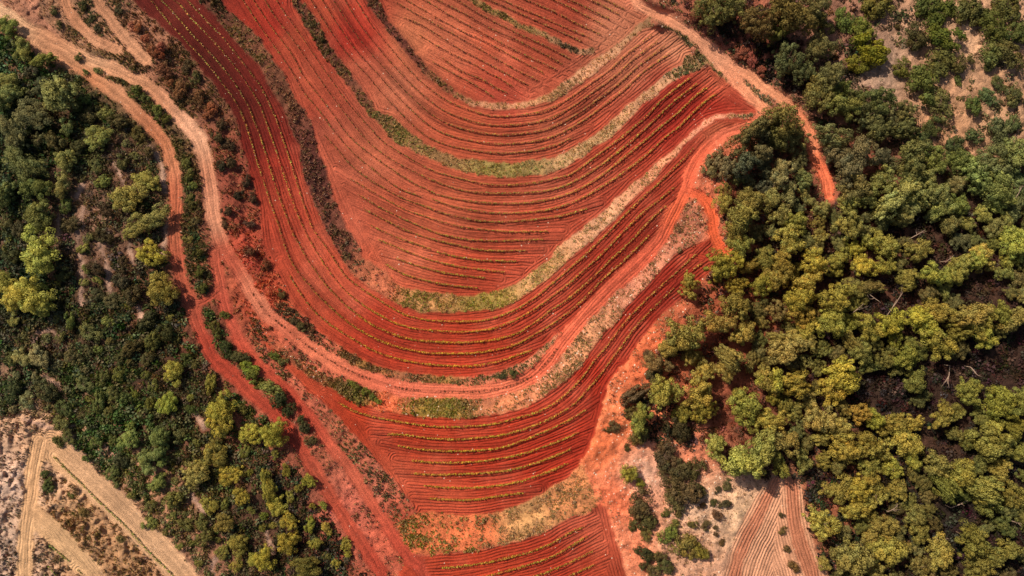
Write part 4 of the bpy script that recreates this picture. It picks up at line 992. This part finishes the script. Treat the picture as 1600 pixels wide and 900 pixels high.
# dense rounded bushes
BUSHES = [(215,42,9),(226,60,7),(240,80,10),(250,86,8),(265,128,8),(322,182,7),(1087,26,9),(1162,84,12),(1174,92,10),(1190,110,9),(1320,30,20),(1347,50,24),(1372,8,26),(1362,82,30),(1342,100,22),(1435,60,26),(1475,58,30),(1470,20,26),(1450,8,24),(1512,15,26),(1532,22,24),(1575,8,28),(1555,42,26),(1590,52,24),(1470,97,26),(1502,100,22),(1410,108,20),(1440,128,32),
 (1550,85,22),(1575,82,26),(1545,103,12),(1497,125,9),(1470,160,30),(1545,150,16),(1522,165,16),(1560,130,14),(1455,200,20),(1522,212,16),(1560,205,22),(1440,225,24),(1490,228,20),(1585,150,18),(1580,195,16),
 (1060,672,22),(995,615,20),(990,645,14),(1000,680,18),(983,740,14),(1000,755,9),(1000,790,26),(1010,815,20),(1010,835,12),(988,823,9),(1045,835,18),(1040,712,26),(1060,735,26),(1050,755,24),(1085,735,22),(1075,770,26),(1055,780,20),(1090,765,16),(1075,855,24),(1095,862,14),(1008,865,16),(1040,885,16),(1030,870,12),(1020,895,14),(1005,885,10),
 (1137,760,12),(1122,765,7),(1115,785,7),(1133,787,10),(1120,805,10),(1102,820,9),(1098,790,8),(1060,802,8),(1055,818,8),(1118,825,6),(1128,848,6),(1082,820,9),(1040,803,8),(1119,695,16),(1119,835,5),
 (1118,250,16),(1110,268,12),(1046,545,16),(1012,555,10),(960,667,10),(950,672,6),(1020,585,14),(980,700,6),
 (1221,805,6),(1223,830,8),(1230,858,7),(1240,885,10),(212,142,11),(224,152,9),(245,172,11),(258,186,9),(133,112,6),(152,110,7),(122,90,7),(291,255,8),(296,272,8),(302,290,8),(301,320,8),(306,345,8),(311,395,8),(312,425,8),(317,450,9),
 (335,512,13),(388,574,13),(395,586,12),(422,606,15),(436,624,14),(450,642,12),(476,668,9),(486,688,10),(470,655,7),(440,566,9),(428,556,8),(350,492,8),(375,558,12),(352,545,14),
 (110,502,12),(137,550,9),(112,558,14),(185,560,10),(95,527,10),(155,630,14),(195,620,10),(130,600,14),(160,590,14),(90,690,9),(70,740,7),(72,760,11),(130,800,8),(185,845,7),(112,775,6),
 (20,560,12),(20,610,16),(70,610,18),(100,640,14),(140,520,16),(175,470,14),(205,460,16),(190,440,13),(230,500,14),(260,520,14),(205,545,14),(230,560,12),(290,560,12),(300,640,10),(280,680,12),(190,720,12),(270,780,14),(290,820,12),(320,840,14),(235,790,10),
 (120,230,14),(150,260,12),(190,255,12),(165,330,12),(160,370,14),(110,350,14),(100,430,12),(150,420,12),(190,410,12),(140,180,16),(185,190,14),(215,210,12),(70,140,16),(50,110,14),(120,165,12),(230,235,12),(30,360,14),(85,220,16),(20,400,14),(150,460,10),
 (305,120,12),(290,105,10),(280,140,12),(310,150,11),(330,170,10),(250,75,9),(255,110,12),(345,195,9),(340,215,10),(355,225,11),(360,255,11),(345,260,9),(385,285,10),(372,305,9),(355,330,9),(395,310,9),(390,350,8),(350,350,8),(390,392,9),(415,415,9),(440,460,8),(460,500,9),(470,510,9),(130,10,8),(142,28,8),(152,44,7),(185,14,8),(205,40,7),(84,18,8),(92,38,7),
 (800,584,7),(785,588,6),(556,604,8),(570,612,8),(582,620,7),(548,598,6),(590,627,6)]
DEAD = [(1410,376,1446,359),(1470,409,1490,399),(1377,494,1415,450),(1337,450,1372,470),(1322,491,1350,474),(1507,572,1527,586),(1475,570,1480,600),(1477,789,1512,782),(1570,809,1597,819),(1460,839,1482,841),(1572,318,1598,290),(1200,300,1211,287),(1380,795,1402,791)]

# younger, lower pines that close the canopy of the right wood
HOLLOW = [(1400,462,34),(1375,620,44),(1470,590,40),(1455,690,32),(1540,575,36),(1500,820,36),(1440,370,22),(1480,395,22),(1530,450,40),(1400,445,26),(1285,300,22),(1160,590,24),(1290,270,30),(1130,650,30),(1140,540,16),(1580,560,40)]
fr = np.random.default_rng(133)
rm = poly_mask(RIGHT) & (cls == 0)
have = list(PINES_R)
YOUNG = []
for _ in range(6000):
    x, y = 1130 + 480 * fr.random(), 235 + 680 * fr.random(); r_ = 11 + 7 * fr.random()
    if not near(rm, x, y) or (x < 1210 and y > 660) or (x < 1300 and y > 740) or any(math.hypot(x - a, y - b) < c + 0.3 * r_ for a, b, c in HOLLOW): continue
    if any(math.hypot(x - a, y - b) < 0.72 * (c + r_) for a, b, c in have): continue
    if y > 600 and fr.random() < 0.6: continue
    have.append((x, y, r_)); YOUNG.append((round(x), round(y), r_))
    if len(YOUNG) >= 110: break

# more olive bushes standing out of the left undergrowth
OLIVE = []
for _ in range(4000):
    x, y = 5 + 520 * fr.random(), 50 + 840 * fr.random(); r_ = 6 + 8 * fr.random() ** 1.5
    if not near(mL, x, y) or any(math.hypot(x - a, y - b) < 0.9 * (c + r_) + 3 for a, b, c in PINES_L + OLIVE): continue
    if any(math.hypot(x - a, y - b) < 0.8 * (c + r_) for a, b, c in BUSHES): continue
    if not near(mL, x + 8, y) or not near(mL, x + 12, y - 6): continue
    OLIVE.append((round(x), round(y), r_))
    if len(OLIVE) >= 90: break

# leaf colours (photograph values) by place
PCOL = [(30,60,99,99,47),(60,180,95,93,52),(40,280,91,91,50),(60,340,95,93,47),(150,215,118,114,63),(200,300,126,116,60),(235,345,109,99,54),(60,400,124,114,56),(45,465,126,116,54),(240,400,122,109,48),(255,455,114,101,44),(40,560,122,110,72),(270,580,112,103,48),(262,632,111,105,44),
 (345,650,128,114,48),(410,678,122,110,47),(240,700,92,95,51),(310,740,112,103,54),(360,740,118,103,41),(340,820,111,99,48),(430,770,118,107,44),(460,840,120,107,44),(480,887,112,99,44),(530,850,120,109,48),
 (1120,15,90,79,44),(1190,35,97,86,44),(1240,90,84,78,49),(1290,150,97,90,47),(1380,180,82,78,47),(1220,200,95,86,46),(1337,252,90,79,51),(1400,310,114,109,62),(1230,290,114,107,70),(1480,300,110,107,61),(1550,260,103,105,61),(1440,250,95,92,51),
 (1240,350,121,107,55),(1330,350,123,113,59),(1390,390,121,109,55),(1480,350,107,102,55),(1560,390,127,115,56),(1240,430,131,113,51),(1360,410,131,117,49),(1480,430,121,111,56),(1250,480,127,109,47),(1400,505,121,109,47),(1530,500,119,109,51),
 (1230,550,123,105,59),(1330,560,123,107,55),(1312,595,125,111,46),(1432,595,110,99,49),(1220,610,127,111,47),(1560,630,114,107,47),(1290,660,123,107,56),(1380,660,123,109,47),(1550,690,112,102,49),
 (1220,700,119,107,59),(1330,700,121,107,49),(1400,700,117,105,49),(1340,770,121,105,47),(1480,750,110,102,49),(1560,770,110,99,49),(1380,830,117,102,49),(1330,870,119,105,55),(1420,870,114,99,51),(1540,860,109,98,49),
 (1170,710,127,120,59),(1070,530,123,107,51),(1030,570,107,90,55),(1130,500,121,102,51),(1130,560,127,109,59),(1040,612,119,102,47),(1095,620,121,105,49),(1000,655,114,105,51),(1170,640,121,107,51),(1160,250,97,86,66),(1135,300,109,96,49),(1170,320,109,99,51),(1150,380,110,99,51),(1125,415,119,102,39),(1078,450,125,105,49),(1175,430,123,105,47),(1180,205,90,83,49)]
BCOL = [(215,42,132,80,58),(245,82,134,78,56),(265,128,124,74,54),(322,184,126,74,52),(1087,26,120,70,54),(1165,86,118,66,50),(1190,110,118,68,52),(1350,50,92,92,40),(1360,82,97,92,32),(1435,60,66,65,33),(1475,58,81,80,35),(1480,15,77,76,37),(1555,40,73,72,35),(1440,128,87,86,37),(1490,98,74,73,37),(1470,160,85,84,42),(1560,85,83,82,44),(1550,190,85,84,51),(1450,220,71,70,39),
 (995,630,88,76,44),(1060,672,62,54,32),(1000,800,74,62,34),(1040,715,88,72,46),(1060,740,78,66,38),(1075,770,92,76,48),(1045,835,96,92,44),(1075,855,104,90,44),(1020,880,78,68,40),(1120,810,84,66,44),(1125,780,74,64,40),(1000,755,112,104,40),(1118,255,110,90,60),(955,670,96,74,44),(1020,570,92,76,46),
 (1225,840,92,72,44),(220,150,87,86,44),(250,180,88,87,42),(125,110,92,90,50),(290,280,87,86,42),(300,420,82,81,39),(335,512,81,80,37),(388,574,105,103,44),(422,606,109,107,52),(440,630,50,50,30),(480,680,72,66,38),(436,562,86,85,44),(365,550,62,60,34),
 (110,502,89,88,44),(112,558,92,84,56),(150,600,79,78,42),(155,630,86,85,44),(30,600,70,70,38),(90,630,68,67,42),(170,460,80,72,46),(230,500,64,58,34),(240,555,66,60,36),(70,750,84,84,44),(150,820,110,96,54),(200,720,75,74,44),(280,800,96,86,46),
 (140,240,74,68,40),(150,350,72,62,40),(130,430,76,66,44),(190,410,72,58,40),(150,180,78,70,42),(60,130,66,65,42),(25,380,61,60,39),(290,120,74,70,42),(340,210,70,58,38),(365,290,64,48,36),(390,350,80,56,40),(410,410,100,60,40),(460,500,84,72,42),(130,30,72,71,44),(170,35,73,72,46),(790,586,79,78,42),(570,612,95,94,39)]

tr = np.random.default_rng(91)
def plant(name, px, py, rad_px, crowns, trunks, color, squash, label, cat, group):
    """one tree or bush whose crown centre is seen at (px, py)."""
    R = rad_px * S
    H = R * squash                                     # crown depth
    stem = (0.35 + 0.25 * tr.random()) * R * (0.6 if px < 600 else 1.0) if cat == 'pine tree' else 0.05 * R
    z0 = float(bil(Z, px, py))
    for _ in range(3):
        x, y = unproj(px, py, z0 + stem + 0.55 * H)
        z0 = float(ground_z(float(x), float(y)))
    o = link(name, None, None, None, (float(x), float(y), z0))
    o.empty_display_size = 0.3
    tag(o, label, cat, group)
    c = link('crown', crowns[tr.integers(len(crowns))], o)
    c.location = (0, 0, stem)
    c.rotation_euler = (0, 0, tr.random() * 6.283)
    e = 1 + 0.12 * tr.normal()
    c.scale = (R * e, R / e, H * (0.8 + 0.35 * tr.random()))
    c.color = (*color, 1.0)
    t = link('trunk' if cat == 'pine tree' else 'stem', trunks[tr.integers(len(trunks))], o)
    hh = stem + H * 0.75
    t.scale = (R * 1.0, R * 1.0, hh)
    t.rotation_euler = (0, 0, tr.random() * 6.283)
    return o

def color_word(c):
    r, g, b = c
    if r > 1.45 * g: return 'rusty brown'
    if g >= r * 1.0: return 'dark green' if g < 80 else 'green'
    if r > 116: return 'yellow-green'
    if r < 92: return 'dull green'
    return 'olive'
def size_word(r): return 'large' if r >= 25 else 'mid-sized' if r >= 18 else 'small'

def place_all(lst, name, crowns, trunks, ctrl, kcol, squash, cat, kindword, regions, groupword):
    arr = np.array(lst, float)
    base = ctrl_map(ctrl, arr[:, 0], arr[:, 1], 3.5)
    base = base * (1 + 0.07 * tr.normal(size=(len(arr), 1))) + tr.normal(size=(len(arr), 3)) * np.array([2.6, 2.6, 2.2])
    words = [(size_word(r), color_word(b)) for (_, _, r), b in zip(arr, base)]
    reg = []
    for x, y, r in arr:
        for i, (fn, *_rest) in enumerate(regions):
            if fn(x, y): reg.append(i); break
        else: reg.append(-1)
    for i in range(len(arr)):
        _, place, axis = regions[reg[i]]
        same = [j for j in range(len(arr)) if reg[j] == reg[i] and words[j] == words[i]]
        same.sort(key=lambda j: arr[j, 0] if axis == 'x' else arr[j, 1])
        w = words[i]
        d = 'left' if axis == 'x' else 'top'
        if len(same) == 1: lb = 'the only %s %s %s %s' % (w[0], w[1], kindword, place)
        else: lb = '%s %s %s %s, %s from the %s' % (w[0], w[1], kindword, place, nth(same.index(i) + 1), d)
        lo, hi = squash
        plant(name, arr[i, 0], arr[i, 1], arr[i, 2], crowns, trunks, lin(np.clip(base[i] * np.array([0.98, 1.01, 1.0]), 12, 220)) * kcol, lo + (hi - lo) * tr.random(), lb, cat, groupword)

REG_R = [(lambda x, y: y < 130, 'beside the pale upper right road', 'x'),
         (lambda x, y: x < 1205 and y < 235, 'where the dirt spur meets the wood', 'x'),
         (lambda x, y: x < 1205 and y < 470, 'beside the orange loop track', 'y'),
         (lambda x, y: x < 1205 and y < 600, 'right of the lower red terrace', 'y'),
         (lambda x, y: x < 1205, 'above the sandy scrub', 'x'),
         (lambda x, y: y < 235, 'below the top right clearing', 'x'),
         (lambda x, y: y < 330, 'level with the pale road end', 'x'),
         (lambda x, y: y < 400, 'level with the loop track', 'x'),
         (lambda x, y: y < 450, 'just below loop track level', 'x'),
         (lambda x, y: y < 515, 'around the bare grey branches', 'x'),
         (lambda x, y: y < 600, 'above the dark wood hollow', 'x'),
         (lambda x, y: y < 680, 'around the dark wood hollow', 'x'),
         (lambda x, y: y < 760, 'level with the ploughed plot top', 'x'),
         (lambda x, y: y < 830, 'right of the ploughed woodland plot', 'x'),
         (lambda x, y: True, 'near the bottom right edge', 'x')]
REG_L = [(lambda x, y: y < 200, 'in the upper left wood', 'x'),
         (lambda x, y: y < 320, 'left of the straight red track', 'x'),
         (lambda x, y: y < 500, 'in the middle left wood', 'x'),
         (lambda x, y: y < 640, 'in the scrubby left wood', 'x'),
         (lambda x, y: y < 760, 'above the slanting pale plot', 'x'),
         (lambda x, y: True, 'between pale plot and red track', 'x')]
REG_B = [(lambda x, y: x > 1290 and y < 70, 'in the top right clearing', 'x'), (lambda x, y: x > 1290 and y < 140, 'among the clearing\'s sandy rows', 'x'), (lambda x, y: x > 1290, 'below the top right clearing', 'x'),
         (lambda x, y: x > 1190, 'inside the ploughed woodland plot', 'y'),
         (lambda x, y: x > 940 and y < 600, 'at the right wood edge', 'y'), (lambda x, y: x > 940 and y < 730, 'on the orange right slope', 'x'), (lambda x, y: x > 940 and y < 800, 'in the upper sandy scrub', 'x'), (lambda x, y: x > 940, 'in the lower sandy scrub', 'x'),
         (lambda x, y: x > 500, 'on the bank below the central rows', 'x'),
         (lambda x, y: x > 265 and y > 460 and x < 500 and y < 700, 'on the strip between the two red tracks', 'y'),
         (lambda x, y: x > 200 and y > 500 and y < 900, 'in the lower left wood', 'x'),
         (lambda x, y: x > 282 and y > 95 and x < 312 and y > 240, 'between the pale track and the red track', 'y'),
         (lambda x, y: x > 240 and y > 60 and y > 0.8 * (x - 240) - 200 and x > 275, 'on the bank beside dark rows', 'y'),
         (lambda x, y: y < 60 and x > 90, 'between the small top left tracks', 'x'),
         (lambda x, y: y < 240, 'in the upper left wood', 'x'), (lambda x, y: y < 480, 'in the left wood', 'x'),
         (lambda x, y: y < 660, 'in the lower left scrub', 'x'), (lambda x, y: True, 'around the sandy left plots', 'x')]
place_all([(x, y, r * 0.93) for x, y, r in PINES_R], 'pine_tree', PINE, TRUNK, PCOL, 2.22, (1.5, 2.0), 'pine tree', 'pine', REG_R, 'pines of the right wood')
place_all(YOUNG, 'pine_tree', PINE, TRUNK, [(x, y, r * .86, g * .88, b) for x, y, r, g, b in PCOL], 1.9, (1.0, 1.3), 'pine tree', 'young pine', REG_R, 'young pines of the right wood')
place_all(PINES_L, 'pine_tree', PINE, TRUNK, PCOL, 2.3, (0.85, 1.05), 'pine tree', 'pine', REG_L, 'pines of the left wood')
place_all([(x, y, r * (0.88 if x > 1290 else 0.88 if x > 985 and y > 690 else 1.0)) for x, y, r in BUSHES], 'bush', BUSH, STEMS, BCOL, 1.9, (0.9, 1.2), 'bush', 'bush', REG_B, 'single bushes')

place_all(OLIVE, 'bush', BUSH, STEMS, [(x, y, r * .9, g * .92, b) for x, y, r, g, b in PCOL], 1.9, (0.9, 1.2), 'bush', 'wild bush', REG_L, 'wild bushes of the left wood')

# dead pale trunks showing between the crowns
dr = np.random.default_rng(97)
DL = ['pale dead trunk leaning in the dark gap below the forest road end', 'short dead trunk in the gap left of the far right pines', 'long grey dead trunk slanting up to the right in the middle of the right wood', 'grey dead trunk slanting down to the right in the middle of the right wood',
      'short grey dead trunk left of the bare branches', 'pale forked dead trunk in the dark hollow near the right edge', 'upright dead trunk in the dark hollow', 'nearly level dead trunk in the dark gap at the lower right', 'dead trunk at the right edge near the bottom', 'short dead trunk between pines near the bottom right',
      'bare dead tree at the right edge beside the green pines', 'small dead trunk at the wood edge right of the spur', 'small pale dead trunk right of the ploughed plot']
for (x0, y0, x1, y1), lb in zip(DEAD, DL):
    p0 = on_ground(x0, y0); p0[2] += 1.6
    xx, yy = unproj(x1, y1, p0[2] + 1.0)
    p1 = np.array([xx, yy, p0[2] + 1.0])
    b0 = on_ground(x0, y0)
    L = np.linalg.norm(p1 - p0)
    o = link('dead_tree', None, None, None, tuple(b0)); tag(o, lb, 'dead tree', 'dead trunks in the right wood')
    mid = (p0 + p1) / 2 + np.array([0, 0, 0.15])
    V, F = tube(np.array([b0 - b0 - [0, 0, .1], (p0 - b0) * 0.6, p0 - b0, mid - b0, p1 - b0]), [0.08, 0.07, 0.06, 0.05, 0.02], 7)
    link('trunk', make_mesh('trunk', V, F, None, True), o, M_DEAD)
    for q in range(4):
        t = 0.3 + 0.65 * dr.random(); s_ = p0 * (1 - t) + p1 * t
        d_ = unit((p1 - p0)[None])[0] + dr.normal(size=3) * 0.7
        e_ = s_ + d_ * L * (0.18 + 0.2 * dr.random())
        V, F = tube(np.array([s_ - b0, (s_ + e_) / 2 - b0 + dr.normal(size=3) * 0.08, e_ - b0]), [0.04, 0.028, 0.01], 5)
        link('branch', make_mesh('branch', V, F, None, True), o, M_DEAD)

scene.render.engine = 'CYCLES'
